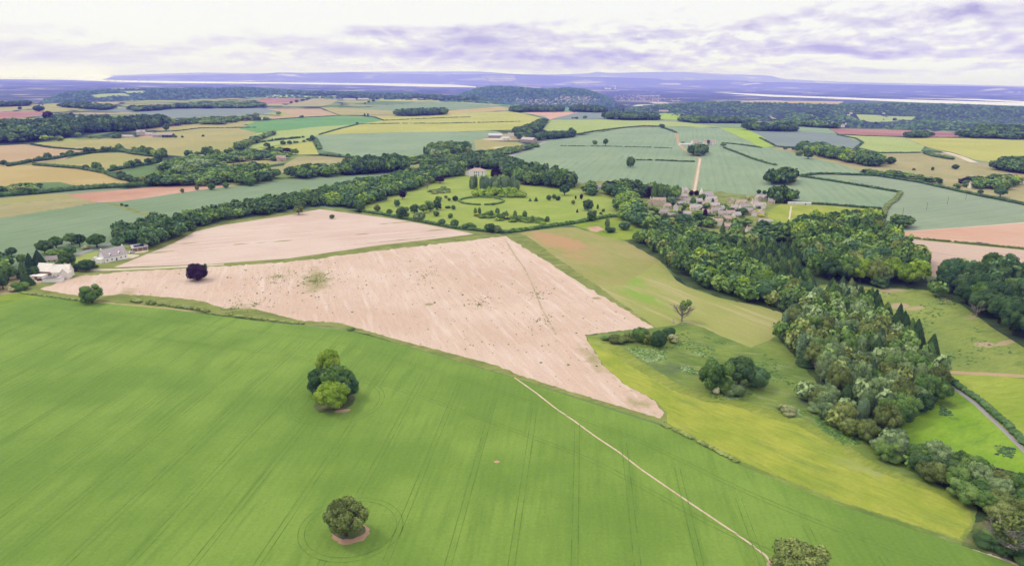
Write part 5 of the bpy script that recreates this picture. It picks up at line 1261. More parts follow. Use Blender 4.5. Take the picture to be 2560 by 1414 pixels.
# hedge ring in the park, with its three gaps
c0 = g1(1204, 503); RR = 55 * mpp(c0)
ringP = []
iv, jf = ICO[1]; Vs, F3, T3 = [], [], []; off = 0
for i in range(110):
    a = 6.2832 * i / 110
    if any(abs((math.degrees(a) - g_ + 180) % 360 - 180) < 3.4 for g_ in (62, 100, 275)): continue
    x, y = c0[0] + RR * math.cos(a), c0[1] + RR * math.sin(a)
    V = iv * rng.uniform(.8, 1.1, (len(iv), 1)) * (1.3, 1.3, 1.1) + (x, y, hgt(x, y) + 1.0); Vs.append(V); F3.append(jf + off); off += len(V); T3.append(np.clip(rng.normal(.4, .15) + rng.normal(0, .1, len(jf)), 0, 1))
V = np.vstack(Vs); k = rng.integers(0, len(V), 1500); Q, f4 = leaf_quads(V[k], np.tile((0, 0, 1.0), (1500, 1)), .3, rng)
tag(obj('hedge_ring', mesh_np('hedge_ring', np.vstack([V, Q]), [np.vstack(F3), f4 + off], [mat_leaf('green')], None, np.concatenate(T3 + [np.clip(rng.normal(.5, .2, 1500), 0, 1)]))), 'clipped hedge planted in a large ring on the park lawn', 'hedge')

# weed tufts and clods on the stubble
def scatter_in(pts, n):
    P = wpoly(pts); lo, hi = P.min(0), P.max(0); o = []
    x = rng.uniform(lo[0], hi[0], n * 4); y = rng.uniform(lo[1], hi[1], n * 4); ok = poly_in([tuple(p) for p in P], x, y)
    return np.stack([x[ok], y[ok]], 1)[:n]
ST1 = [(160, 720), (330, 682), (720, 660), (1250, 600), (1600, 812), (1470, 840), (1500, 915), (1640, 1020), (1500, 990), (1000, 845), (640, 768)]
S = [scatter_in(ST1, 520)]
for (u, v, rr, n) in [(790, 700, 22, 240), (700, 690, 26, 130), (640, 760, 14, 70), (1060, 690, 24, 90), (1345, 735, 12, 60), (1200, 760, 22, 90), (580, 770, 12, 60), (1350, 800, 12, 50)]:
    c = g1(u, v); a = rng.uniform(0, 6.28, n); q = rng.normal(0, .55, n) * rr
    S.append(np.stack([c[0] + q * np.cos(a) * .8, c[1] + q * np.sin(a) * 1.5], 1))
S = np.vstack(S); P3 = np.stack([S[:, 0], S[:, 1], hgt(S[:, 0], S[:, 1]) + .1], 1)
iv, jf = ICO[0]; n = len(P3); s = (rng.gamma(2.0, .075, n) + .09)[:, None, None]
V = iv[None] * rng.uniform(.7, 1.3, (n, len(iv), 1)) * s * np.array([1.2, 1.2, .7]) + P3[:, None]
F = (jf[None] + (np.arange(n) * len(iv))[:, None, None]).reshape(-1, 3)
tag(obj('weed_tufts', mesh_np('weed_tufts', V.reshape(-1, 3), [F], [mat_leaf('olive')], None, np.repeat(rng.uniform(0, .6, n), len(jf)))), kind='stuff')

# rough tussocks and weeds in the pastures
def tussocks(name, regs, pal, smin, smax, hk=.55):
    P = []
    for pts, n in regs:
        q = scatter_in(pts, n * 3); f = np.sin(q[:, 0] / 5.1 + 1) * np.cos(q[:, 1] / 6.3) + .7 * np.sin(q[:, 0] / 13 - q[:, 1] / 9)
        P.append(q[f > .1][:n])
    P = np.vstack(P); n = len(P); P3 = np.stack([P[:, 0], P[:, 1], hgt(P[:, 0], P[:, 1])], 1); iv, jf = ICO[0]
    s = (smin + (smax - smin) * rng.uniform(0, 1, n) ** 2.5)[:, None, None]
    V = iv[None] * rng.uniform(.7, 1.25, (n, len(iv), 1)) * s * np.array([1.2, 1, hk]) + P3[:, None]
    F = (jf[None] + (np.arange(n) * len(iv))[:, None, None]).reshape(-1, 3)
    tag(obj(name, mesh_np(name, V.reshape(-1, 3), [F], [mat_leaf(pal)], None, np.repeat(rng.uniform(.2, .9, n), len(jf)))), kind='stuff')
tussocks('grass_tussocks', [([(1500, 850), (1720, 830), (1880, 870), (1980, 920), (2050, 1000), (1990, 1050), (1760, 990), (1600, 900)], 1500), ([(1990, 980), (2150, 1090), (2250, 1165), (2180, 1160), (2050, 1070)], 600), ([(2060, 730), (2300, 740), (2440, 820), (2540, 880), (2400, 920), (2280, 860)], 500)], 'green', .25, .9)
tussocks('rough_scrub', [([(1560, 870), (1760, 880), (1800, 960), (1680, 950)], 500), ([(1880, 985), (1990, 1010), (2010, 1045), (1900, 1020)], 260), ([(1790, 985), (1900, 1000), (1950, 1030), (1880, 1020)], 200)], 'grey', .25, .8, .45)
tussocks('dark_weeds', [([(2350, 990), (2400, 1000), (2400, 1050), (2350, 1040)], 150), ([(2490, 1110), (2540, 1120), (2530, 1145), (2490, 1135)], 90), ([(2300, 1030), (2330, 1030), (2330, 1075), (2300, 1070)], 40), ([(2150, 722), (2400, 742), (2440, 790), (2350, 760)], 200)], 'dark', .3, .9, .5)
# ------------------------------------------------------------------ bare and half-dead trees, fallen log, stump
def bare_tree(u, v, wpx_, hpx_, label, leaves=0, pal='olive', name='bare_tree'):
    p = g1(u, v); s_ = mpp(p); t = empty(name, (p[0], p[1], p[2]), rng.uniform(0, 6), (wpx_ * s_, wpx_ * s_, hpx_ * s_ * 1.05)); tag(t, label, 'dead tree')
    obj('trunk', trunk_mesh(int(u) % 3, True), t)
    if leaves:
        r = np.random.default_rng(int(u)); C = r.normal(0, 1, (9, 3)) * (.18, .18, .1) + (.04, 0, .68)
        k = r.integers(0, 9, leaves); N = r.normal(0, 1, (leaves, 3)); N /= np.linalg.norm(N, axis=1)[:, None]
        Q, f4 = leaf_quads(C[k] + N * r.uniform(.03, .13, (leaves, 1)), N, .022, r)
        obj('crown', mesh_np('crown', Q, [f4], [mat_leaf(pal)], None, r.uniform(.1, .9, leaves)), t)
bare_tree(1704, 804, 58, 60, 'half-dead old tree with white trunk and thin foliage on the meadow edge', 2200, 'green', 'half_dead_tree')
bare_tree(2512, 1388, 120, 110, 'large grey dead tree with spreading bare limbs in the overgrown corner', 1700, 'olive')
bare_tree(2052, 952, 44, 60, 'pale leafless tree on the pasture side of the plantation')
bare_tree(2440, 792, 34, 46, 'white leafless tree at the foot of the dark wood on the right')
bare_tree(1068, 474, 16, 26, 'reddish dead tree in front of the dark conifer in the park')
def blk(name, V, F, mat, parent=None): return obj(name, mesh_np(name, V, F, [mat]), parent)
p = g1(1717, 808); V, f = tubes([([(-1.9, .3, .35), (0, 0, .5), (2.0, -.5, .3)], (.34, .30, .16)), ([(.5, 0, .45), (1.3, .7, .9)], (.14, .05)), ([(-.6, .1, .45), (-1.0, -.6, .8)], (.12, .05))], 8)
lg = blk('fallen_log', V + p, [f], mat_simple('bleached_wood', (.62, .58, .52), .9, .1, .15, 2)); tag(lg, 'bleached fallen log lying beside the half-dead tree', 'log')
p = g1(1682, 806); V, f = tubes([([(0, 0, -.1), (0, 0, 1.0), (.1, 0, 2.4)], (.45, .36, .22))], 8)
sg = blk('tree_stump', V + p, [f], mat_simple('bleached_wood', (.62, .58, .52))); tag(sg, 'pale broken stump standing left of the half-dead tree', 'stump')

# ------------------------------------------------------------------ buildings
STONE = mat_simple('cotswold_stone', (.76, .65, .50), .85, .2, .14, 1.5)
PALESTONE = mat_simple('pale_stone', (1.0, .92, .80), .85, .2, .10, 1.5)
WHITE = mat_simple('white_render', (1.0, .97, .92), .8, .2, .02, 1)
SLATE = mat_simple('stone_slate', (.44, .38, .35), .85, .2, .22, 2.2)
MAUVE = mat_simple('weathered_slate', (.55, .48, .46), .85, .2, .18, 2.2)
TILE = mat_simple('brown_tile', (.54, .41, .33), .85, .2, .2, 2.2)
REDT = mat_simple('red_tile', (.45, .17, .12), .85, .2, .18, 2.2)
GLASS = mat_simple('window_glass', (.05, .055, .07), .15, .5, .1, 2)
DOORM = mat_simple('door_paint', (.22, .16, .13), .6, .3, .1, 2)
SOLAR = mat_simple('solar_glass', (.02, .022, .05), .2, .5, .1, 2)
TIMBER = mat_simple('fresh_timber', (.62, .38, .14), .8, .2, .12, 2)
SHEET = mat_simple('pale_sheet_roof', (.60, .58, .58), .6, .3, .08, .6)
DARKSHEET = mat_simple('grey_sheet_roof', (.36, .33, .34), .6, .3, .1, .6)
def box(x0, x1, y0, y1, z0, z1):
    V = np.array([(x0, y0, z0), (x1, y0, z0), (x1, y1, z0), (x0, y1, z0), (x0, y0, z1), (x1, y0, z1), (x1, y1, z1), (x0, y1, z1)], float)
    F = np.array([(0, 3, 2, 1), (4, 5, 6, 7), (0, 1, 5, 4), (1, 2, 6, 5), (2, 3, 7, 6), (3, 0, 4, 7)])
    return V, F
def join(*vf):
    V, F, o = [], [], 0
    for a, b in vf: V.append(a); F.append(b + o); o += len(a)
    return np.vstack(V), np.vstack(F)
def gable_body(L, W, hw, hr, cx=0, cy=0, rot=False):
    l, w_ = L / 2, W / 2
    V = np.array([(-l, -w_, 0), (l, -w_, 0), (l, w_, 0), (-l, w_, 0), (-l, -w_, hw), (l, -w_, hw), (l, w_, hw), (-l, w_, hw), (-l, 0, hw + hr), (l, 0, hw + hr)], float)
    F = np.array([(0, 1, 5, 4), (2, 3, 7, 6), (1, 2, 6, 5), (3, 0, 4, 7), (4, 5, 9, 8), (6, 7, 8, 9), (5, 6, 9, 9), (7, 4, 8, 8)])
    if rot: V = V[:, [1, 0, 2]] * (-1, 1, 1)
    return V + (cx, cy, -.3), F
def fixtri(F):        # quads whose last index repeats become triangles
    q = F[F[:, 2] != F[:, 3]]; t_ = F[F[:, 2] == F[:, 3]][:, :3]
    return [a for a in (q, t_) if len(a)]
def roof_slabs(L, W, hw, hr, cx=0, cy=0, rot=False, th=.18, ov=.35):
    l = L / 2 + ov; w_ = W / 2; sl = math.hypot(w_, hr); ex = ov * w_ / sl; ez = ov * hr / sl
    o = []
    for s in (-1, 1):
        a, b = (s * (w_ + ex), hw - ez + .02), (0, hw + hr + .02)
        V = np.array([(-l, a[0], a[1]), (l, a[0], a[1]), (l, b[0], b[1]), (-l, b[0], b[1]), (-l, a[0], a[1] + th), (l, a[0], a[1] + th), (l, b[0], b[1] + th), (-l, b[0], b[1] + th)], float)
        F = box(0, 1, 0, 1, 0, 1)[1]
        if rot: V = V[:, [1, 0, 2]] * (-1, 1, 1)
        o.append((V + (cx, cy, -.3), F))
    return join(*o)
def M(name, V, F, mt, parent=None):
    return obj(name, mesh_np(name, V, fixtri(F), [mt]), parent)
def add_windows(t, L, W, hw, wall, n, door=True, z2=True, cy=0, front=-1):
    rows = [1.5] + ([4.1] if z2 and hw > 4.6 else [])
    for s in (front, -front):
        y = s * (W / 2 + .03) + cy
        for zi, z in enumerate(rows):
            for i in range(n):
                x = -L / 2 + L * (i + .5) / n
                if door and zi == 0 and s == front and i == n // 2:
                    V, F = box(x - .55, x + .55, y - .05, y + .05, -.28, 2.0); d = M('door', V, F, DOORM, t); continue
                V, F = box(x - .6, x + .6, y - .04, y + .04, z - .45, z + .75); f = M('window', V, F, WHITE, t)
                V, F = box(x - .48, x + .48, y - .07, y + .07, z - .33, z + .63); M('pane', V, F, GLASS, f)
def house(u, v, wpx_, rz, label, wall=STONE, roof=SLATE, hw=4.9, ratio=None, wing=None, chim=2, n=3, name='stone_house', cat='house', group=None, door=True, hrk=.48, Lm=None, win=True):
    p = g1(u, v); L = Lm or max(6.5, wpx_ * mpp(p)); W = min(L * .8, ratio or 6.2)
    t = empty(name, (p[0], p[1] + W * .4, p[2]), rz); tag(t, label, cat, group)
    if name == 'stone_house': t.scale = (.9, .9, .9)
    hr = W * hrk
    bodies = [gable_body(L, W, hw, hr)]; roofs = [roof_slabs(L, W, hw, hr)]
    if wing:
        for (cx, cy, l2, w2) in wing:
            bodies.append(gable_body(l2, w2, hw - .02, w2 * hrk, cx * L, cy * W, True)); roofs.append(roof_slabs(l2, w2, hw - .02, w2 * hrk, cx * L, cy * W, True))
    V, F = join(*bodies); M('wall', V, F, wall, t)
    V, F = join(*roofs); rf = M('roof', V, F, roof, t)
    for i in range(chim):
        x = (-1 if i == 0 else 1) * (L / 2 - .6); V, F = box(x - .35, x + .35, -.35, .35, hw + hr - 1.0, hw + hr + .8); M('chimney', V, F, wall, rf)
    if win: add_windows(t, L, W, hw, wall, n, door)
    return t
def shed(u, v, wpx_, rz, label, roof=SHEET, wall=STONE, W=12, hw=4.0, hrk=.2, Lm=None, name='farm_shed'):
    return house(u, v, wpx_, rz, label, wall, roof, hw, W, None, 0, 2, name, 'farm shed', None, True, hrk, Lm)
# village, from the park end to the far corner
VIL = [
 (1497, 474, 14, .5, 'stone house furthest left in the village beside the big purple tree', PALESTONE, SLATE, 1),
 (1565, 472, 13, .2, 'stone house with white gable behind the park-side trees', PALESTONE, MAUVE, 0),
 (1562, 488, 32, -.12, 'long grey-roofed stone house behind the park-side trees', STONE, MAUVE, 1),
 (1614, 472, 14, -.1, 'grey-roofed house on the field edge left of the twin-topped trees', STONE, MAUVE, 0),
 (1662, 486, 17, .1, 'house with a pinkish roof on the field edge right of the twin-topped trees', STONE, TILE, 1),
 (1711, 482, 17, .6, 'gabled house on the field edge left of the farm track', PALESTONE, MAUVE, 1),
 (1698, 497, 12, 1.2, 'narrow gabled cottage beside the village lane', PALESTONE, TILE, 0),
 (1711, 496, 9, .2, 'small grey-roofed cottage at the top of the village lane', STONE, MAUVE, 0),
 (1624, 514, 12, 1.3, 'small warm-stone cottage left of the many-gabled manor', STONE, TILE, 0),
 (1669, 521, 14, .2, 'brown-roofed house right of the many-gabled manor', STONE, TILE, 0),
 (1661, 538, 22, .15, 'long grey house at the lower left of the village', STONE, SLATE, 1),
 (1748, 508, 12, 0, 'pale square cottage behind the tall dark tree', PALESTONE, MAUVE, 0),
 (1740, 526, 27, -.05, 'long low house beside the bright yellow shrub', PALESTONE, MAUVE, 1),
 (1779, 505, 30, .3, 'largest stone house on the field edge with tall chimneys', PALESTONE, MAUVE, 2),
 (1788, 521, 22, -.1, 'stone house with one steep gable in the middle of the village', STONE, MAUVE, 1),
 (1792, 534, 25, .1, 'stone house with a wide roof below the steep-gabled one', STONE, SLATE, 1),
 (1829, 508, 10, 1.0, 'small gabled cottage with a conical tree beside it', STONE, TILE, 0),
 (1855, 514, 26, .05, 'wide stone house in front of the cream bush', STONE, TILE, 2),
 (1866, 524, 28, 0, 'long stone house in the row below the cream bush', PALESTONE, SLATE, 1),
 (1837, 525, 16, .2, 'low grey-roofed house left of the wide stone house', PALESTONE, MAUVE, 0),
 (1808, 543, 20, -.3, 'small-roofed stone house at the lower middle of the village', STONE, SLATE, 1),
 (1827, 540, 22, .1, 'house with red roof lights at the lower middle of the village', PALESTONE, TILE, 0),
 (1872, 535, 22, -.1, 'stone house above the orange-flowered garden', STONE, SLATE, 1),
 (1888, 540, 17, 1.2, 'pale gabled house above the orange-flowered garden', PALESTONE, TILE, 0),
 (1903, 500, 25, .05, 'stone house standing apart at the far corner of the village', STONE, MAUVE, 2),
 (1901, 521, 27, -.1, 'mauve-roofed stone house beside the yellow paddock', PALESTONE, MAUVE, 1),
 (1905, 537, 15, 1.3, 'white-gabled house beside the yellow paddock', PALESTONE, TILE, 0),
 (1930, 509, 12, -.3, 'tiny outbuilding at the paddock corner', STONE, SLATE, 0),
 (1795, 563, 24, -.1, 'house half hidden by the tallest dark conifer, left part', PALESTONE, TILE, 1),
 (1822, 573, 18, -.5, 'house half hidden by the tallest dark conifer, right part', STONE, TILE, 0),
 (1915, 563, 32, -.2, 'long grey-roofed house at the edge of the big wood', STONE, MAUVE, 0),
 (1876, 583, 14, .3, 'brown-roofed cottage among trees below the village', PALESTONE, TILE, 0),
 (1636, 500, 14, .2, 'stone house half hidden behind the twin-topped trees', PALESTONE, MAUVE, 0),
 (1722, 508, 13, -.2, 'small pale house on the right of the village lane', PALESTONE, SLATE, 0),
 (1765, 516, 14, .1, 'pale cottage in front of the church', PALESTONE, TILE, 0),
 (1765, 536, 16, -.1, 'brown-roofed house behind the narrow purple tree', STONE, TILE, 0),
 (1806, 527, 13, .9, 'gabled cottage between the steep-gabled house and the yellow shrub', PALESTONE, MAUVE, 0),
 (1843, 543, 15, .2, 'mauve-roofed cottage left of the blue-green village tree', PALESTONE, MAUVE, 0),
 (1820, 553, 14, -.2, 'low stone cottage at the lower edge of the village', STONE, TILE, 0),
 (1718, 541, 14, .1, 'grey-roofed cottage below the bright yellow shrub', STONE, MAUVE, 0),
 (1888, 512, 14, .3, 'pale cottage between the cream bush and the end house', PALESTONE, TILE, 0),
 (1680, 546, 13, -.3, 'small pale cottage beside the pale olive tree', PALESTONE, SLATE, 0),
]
for (u, v, w_, rz, lab, wl, rf, wg) in VIL:
    L_ = max(8, 1.12 * w_ * mpp(g1(u, v)))
    wing = [None, [(.22, -.45, 5.4, 4.6)], [(-.28, -.4, 5.6, 4.8), (.28, -.4, 5.6, 4.8)]][wg]
    house(u, v, w_, rz, lab, wl, rf, 3.9 if wg else 3.3, 7.4, wing, 1, 4 if w_ > 20 else 2, Lm=L_, hrk=.42, group='stone houses of the village', name='stone_house')
# manor with a row of gables
house(1648, 514, 32, -.15, 'many-gabled warm-stone manor at the upper left of the village', STONE, TILE, 5.4, 7, [(-.32, -.42, 5.6, 4.6), (0, -.42, 5.6, 4.6), (.32, -.42, 5.6, 4.6)], 2, 4, 'manor_house')
# tall pale house end
house(1690, 531, 15, 1.35, 'tall pale house with a chimney at the lower left of the village', PALESTONE, MAUVE, 6.8, 6.4, None, 1, 2)
# church
p = g1(1766, 498); t = empty('church', tuple(p), .4); tag(t, 'small church with a stone spire on the field edge of the village', 'church')
V, F = gable_body(15, 7, 5, 4.2); M('wall', V, F, PALESTONE, t)
V, F = roof_slabs(15, 7, 5, 4.2); M('roof', V, F, MAUVE, t)
V, F = box(-9.4, -6.6, -1.4, 1.4, -.3, 8.0); tw = M('tower', V, F, PALESTONE, t)
V = np.array([(-9.5, -1.5, 8.0), (-6.5, -1.5, 8.0), (-6.5, 1.5, 8.0), (-9.5, 1.5, 8.0), (-8, 0, 14.0)]); F = np.array([(0, 1, 4, 4), (1, 2, 4, 4), (2, 3, 4, 4), (3, 0, 4, 4), (0, 3, 2, 1)])
M('spire', V, F, PALESTONE, tw)
for i in range(4):
    x = -4.5 + 3.4 * i; V, F = box(x - .4, x + .4, -3.56, -3.44, 1.4, 3.8); M('window', V, F, GLASS, t)
# white mansion with hipped roof
p = g1(1193, 441); k_ = mpp(p); L, W, hw, hr = 40 * k_, 15, 7.2, 3.6
t = empty('mansion', (p[0], p[1] + 8, p[2]), -.1); tag(t, 'white mansion with brown hipped roof overlooking the park', 'mansion')
V, F = box(-L / 2, L / 2, -W / 2, W / 2, -.3, hw); V2, F2 = box(-L / 2 - 5, -L / 2 - .02, -W / 4, W / 3, -.3, 4.2); V, F = join((V, F), (V2, F2)); M('wall', V, F, WHITE, t)
l, w2 = L / 2 + .5, W / 2 + .5
V = np.array([(-l, -w2, hw + .003), (l, -w2, hw + .003), (l, w2, hw + .003), (-l, w2, hw + .003), (-l + w2, 0, hw + hr), (l - w2, 0, hw + hr)]); F = np.array([(0, 1, 5, 4), (2, 3, 4, 5), (1, 2, 5, 5), (3, 0, 4, 4), (0, 3, 2, 1)])
V2 = np.array([(-l - 5, -W / 4 - .3, 4.25), (-l + .4, -W / 4 - .3, 4.25), (-l + .4, W / 3 + .3, 4.25), (-l - 5, W / 3 + .3, 4.25), (-l + .4, 0, 6.4), (-l - 2.6, 0, 6.4)]); F2 = np.array([(0, 1, 4, 5), (2, 3, 5, 4), (3, 0, 5, 5), (1, 2, 4, 4), (0, 3, 2, 1)])
V, F = join((V, F), (V2, F2)); rf = M('roof', V, F, TILE, t)
for x in (-4.5, 3.5): V, F = box(x - .6, x + .6, -.5, .5, hw + hr - .8, hw + hr + 1.4); M('chimney', V, F, TILE, rf)
for x in (-L / 2 + 3, -2.8, 0, 2.8, L / 2 - 3, ):
    for z in (1.0, 4.4):
        V, F = box(x - .55, x + .55, -W / 2 - .06, -W / 2 + .02, z, z + 1.9); M('window', V, F, GLASS, t)
V, F = box(-L / 2 + 1.2, -L / 2 + 4.6, -W / 2 - 1.4, -W / 2 - .01, -.3, 6.0); M('bay', V, F, WHITE, t)
# other houses about the country
house(702, 403, 22, .2, 'pink-walled house with a steep gable beside the purple tree', mat_simple('pink_render', (.70, .52, .46), .8), TILE, 5.2, 8, [(-.25, -.45, 6, 5)], 2, 4, 'country_house')
house(651, 386, 12, .2, 'pink cottage left of the house beside the purple tree', mat_simple('pink_render', (.70, .52, .46), .8), TILE, 4.5, 7, None, 1, 2, 'country_house')
house(72, 320, 16, 1.2, 'pale house in the wood at the left edge', PALESTONE, SLATE, 7, 10, None, 1, 3, 'country_house')
house(1160, 424, 14, .1, 'small stone lodge in the trees left of the mansion', PALESTONE, SLATE, 4.2, 6, None, 1, 2, 'lodge')
house(1019, 428, 9, .8, 'stone lodge at the end of the dark wood above the blue-green field', PALESTONE, SLATE, 4.2, 6, None, 1, 2, 'lodge')
house(1737, 359, 15, .3, 'pinkish house on the hilltop farm', PALESTONE, TILE, 5, 8, None, 1, 3, 'farmhouse')
house(1775, 362, 28, -.15, 'large pale farmhouse on the hilltop farm', PALESTONE, TILE, 6, 10, [(-.3, -.4, 8, 7)], 2, 4, 'farmhouse')
shed(1713, 364, 30, .05, 'long low pale barn on the hilltop farm', SHEET, PALESTONE, 9, 3.2)
shed(1750, 359, 10, .3, 'small shed between the two hilltop farmhouses', DARKSHEET, STONE, 6, 3.2)
house(2440, 471, 28, -.05, 'long pale house in the trees of the right-hand hamlet', PALESTONE, TILE, 4.2, 8, None, 1, 4, 'country_house')
house(2552, 459, 34, -.3, 'red-roofed house at the right edge', PALESTONE, REDT, 4.8, 9, None, 1, 4, 'country_house')
house(2535, 450, 16, -.2, 'smaller pale house beside the red-roofed one', PALESTONE, REDT, 4.2, 8, None, 1, 2, 'country_house')
# farms
shed(1238, 345, 34, .05, 'white-roofed shed of the roadside farm', SHEET, DARKSHEET, 20, 6)
shed(1262, 351, 20, .5, 'smaller pale shed of the roadside farm', SHEET, PALESTONE, 14, 5)
shed(1322, 356, 34, -.5, 'big pinkish barn of the roadside farm', MAUVE, TILE, 22, 6)
shed(1303, 345, 26, -.2, 'long grey roof of the roadside farm behind the big barn', DARKSHEET, STONE, 16, 5)
house(1277, 343, 14, .1, 'stone farmhouse among the sheds of the roadside farm', PALESTONE, MAUVE, 6, 8, None, 2, 3, 'farmhouse')
shed(312, 345, 36, .05, 'low mauve barn at the left end of the stone farm', MAUVE, STONE, 12, 4)
house(352, 338, 20, .1, 'stone farmhouse of the farm below the dark wood', STONE, MAUVE, 7, 10, [(.2, -.4, 8, 7)], 2, 4, 'farmhouse')
shed(372, 340, 18, 0, 'stone barn right of the farmhouse below the dark wood', MAUVE, STONE, 13, 5)
shed(393, 343, 22, .1, 'grey sheet-roofed shed of the farm below the dark wood', DARKSHEET, MAUVE, 16, 5)
shed(418, 344, 24, .05, 'dark open-fronted shed at the right end of the stone farm', DARKSHEET, GLASS, 18, 6)  # walls are closed; near-black glass colour stands in for the shaded opening
shed(873, 252, 30, 0, 'long mauve barn of the far upland farm', MAUVE, STONE, 26, 7)
shed(908, 251, 26, 0, 'second mauve barn of the far upland farm', MAUVE, STONE, 26, 7)
shed(1168, 250, 26, 0, 'long reddish shed by the far skyline wood', REDT, STONE, 26, 5)
shed(1660, 280, 22, 0, 'far reddish barn above the lime-green field', TILE, STONE, 24, 6)
shed(2000, 512, 54, -.12, 'long low pale stable building beside the field corner', SHEET, PALESTONE, 5, 2.4, .12)
# the tiny hamlet in the valley on the right
for i, (u, v) in enumerate([(2084, 310), (2095, 314), (2108, 318), (2122, 290), (2128, 285), (2073, 306), (2115, 312), (2210, 286)]):
    house(u, v, 8, i * .7, 'pale house in the valley hamlet, number among many' if 0 else 'pale cottage in the wooded valley on the right', PALESTONE, TILE, 6, 8, None, 0, 2, 'cottage', 'house', 'cottages of the valley hamlet', True, .5, 14)

# the two farmhouses on the left
def dir_px(a, b): P = px2g([a, b]); return math.atan2(P[1][1] - P[0][1], P[1][0] - P[0][0])
rz1 = dir_px((250, 655), (305, 643))
t = house(277, 652, 58, rz1, 'white cottage with two dormers and a grey stone roof behind the stubble', WHITE, MAUVE, 4.0, 8.5, None, 2, 5, 'white_cottage', 'house', None, True, .62)
L = 58 * mpp(g1(277, 652))
for x in (-L * .22, L * .18):
    V, F = gable_body(2.2, 1.8, 1.3, .8, x, -2.9, True); V[:, 2] += 4.4; d = M('dormer', V, F, WHITE, t)
    V, F = box(x - .6, x + .6, -4.08, -3.98, 4.6, 5.4); M('pane', V, F, GLASS, d)
V, F = box(-L / 2 - 3.2, -L / 2 - .01, -3, 2.4, -.3, 3.2); M('extension', V, F, WHITE, t)
p = g1(343, 627); rz2 = dir_px((324, 628), (366, 622)); t = empty('timber_garage', (p[0], p[1] + 3, p[2]), rz2); tag(t, 'new timber garage with solar panels on its roof', 'garage')
L = 36 * mpp(p); V, F = gable_body(L, 6.4, 3.0, 1.9); M('wall', V, F, TIMBER, t)
V, F = roof_slabs(L, 6.4, 3.0, 1.9); rf = M('roof', V, F, SHEET, t)
a = math.atan2(1.9, 3.2)
q = np.array([(-L * .36, -2.9), (L * .30, -2.9), (L * .30, -.7), (-L * .36, -.7)]); z = lambda y: 3.0 - .3 + 1.9 * (1 + y / 3.2) + .26
V = np.array([(x, y, z(y)) for x, y in q] + [(x, y, z(y) + .08) for x, y in q]); M('solar_panel', V, box(0, 1, 0, 1, 0, 1)[1], SOLAR, rf)
for x in (-L * .33, 0, L * .3):
    V, F = box(x - 1.3, x + 1.3, -3.24, -3.1, -.28, 2.4); M('garage_door', V, F, DOORM, t)
rz3 = dir_px((96, 690), (136, 692))
house(115, 692, 40, rz3, 'brown stone barn house with a pale stone roof at the left edge', mat_simple('dark_stone', (.34, .22, .16), .85), PALESTONE, 4.4, 7.4, None, 0, 3, 'barn_house', 'house', None, True, .62)
t = house(152, 694, 40, rz3 + .25, 'cream stone house with a chimney beside the brown barn house', PALESTONE, PALESTONE, 4.2, 7.2, [(.33, -.5, 5.2, 5)], 1, 4, 'stone_cottage', 'house', None, True, .62)
p = g1(134, 703); t = empty('garden_annexe', tuple(p), rz3 + .2); tag(t, 'low white annexe with solar panels on its flat roof', 'annexe')
V, F = box(-5.5, 5.5, -2.6, 2.6, -.3, 2.7); M('wall', V, F, WHITE, t)
V, F = box(-5.8, 5.8, -2.9, 2.9, 2.7, 2.9); rf = M('roof', V, F, MAUVE, t); V, F = box(-4.2, 2.8, -2.2, 1.8, 2.96, 3.06); M('solar_panel', V, F, SOLAR, rf)
p = g1(99, 696); t = empty('garden_outbuilding', tuple(p), rz3); tag(t, 'low cream outbuilding with a flat pale roof beside the barn house', 'outbuilding')
V, F = box(-4.2, 4.2, -2.8, 2.8, -.3, 2.4); M('wall', V, F, PALESTONE, t); V, F = box(-4.5, 4.5, -3.1, 3.1, 2.4, 2.6); M('roof', V, F, PALESTONE, t); V, F = box(-1, 1, -2.87, -2.75, -.28, 2.0); M('door', V, F, DOORM, t)
p = g1(126, 656); t = house(127, 657, 22, rz3 + .6, 'small grey-roofed outbuilding behind the stone houses', STONE, SLATE, 2.6, 5, None, 0, 2, 'outbuilding', 'outbuilding')

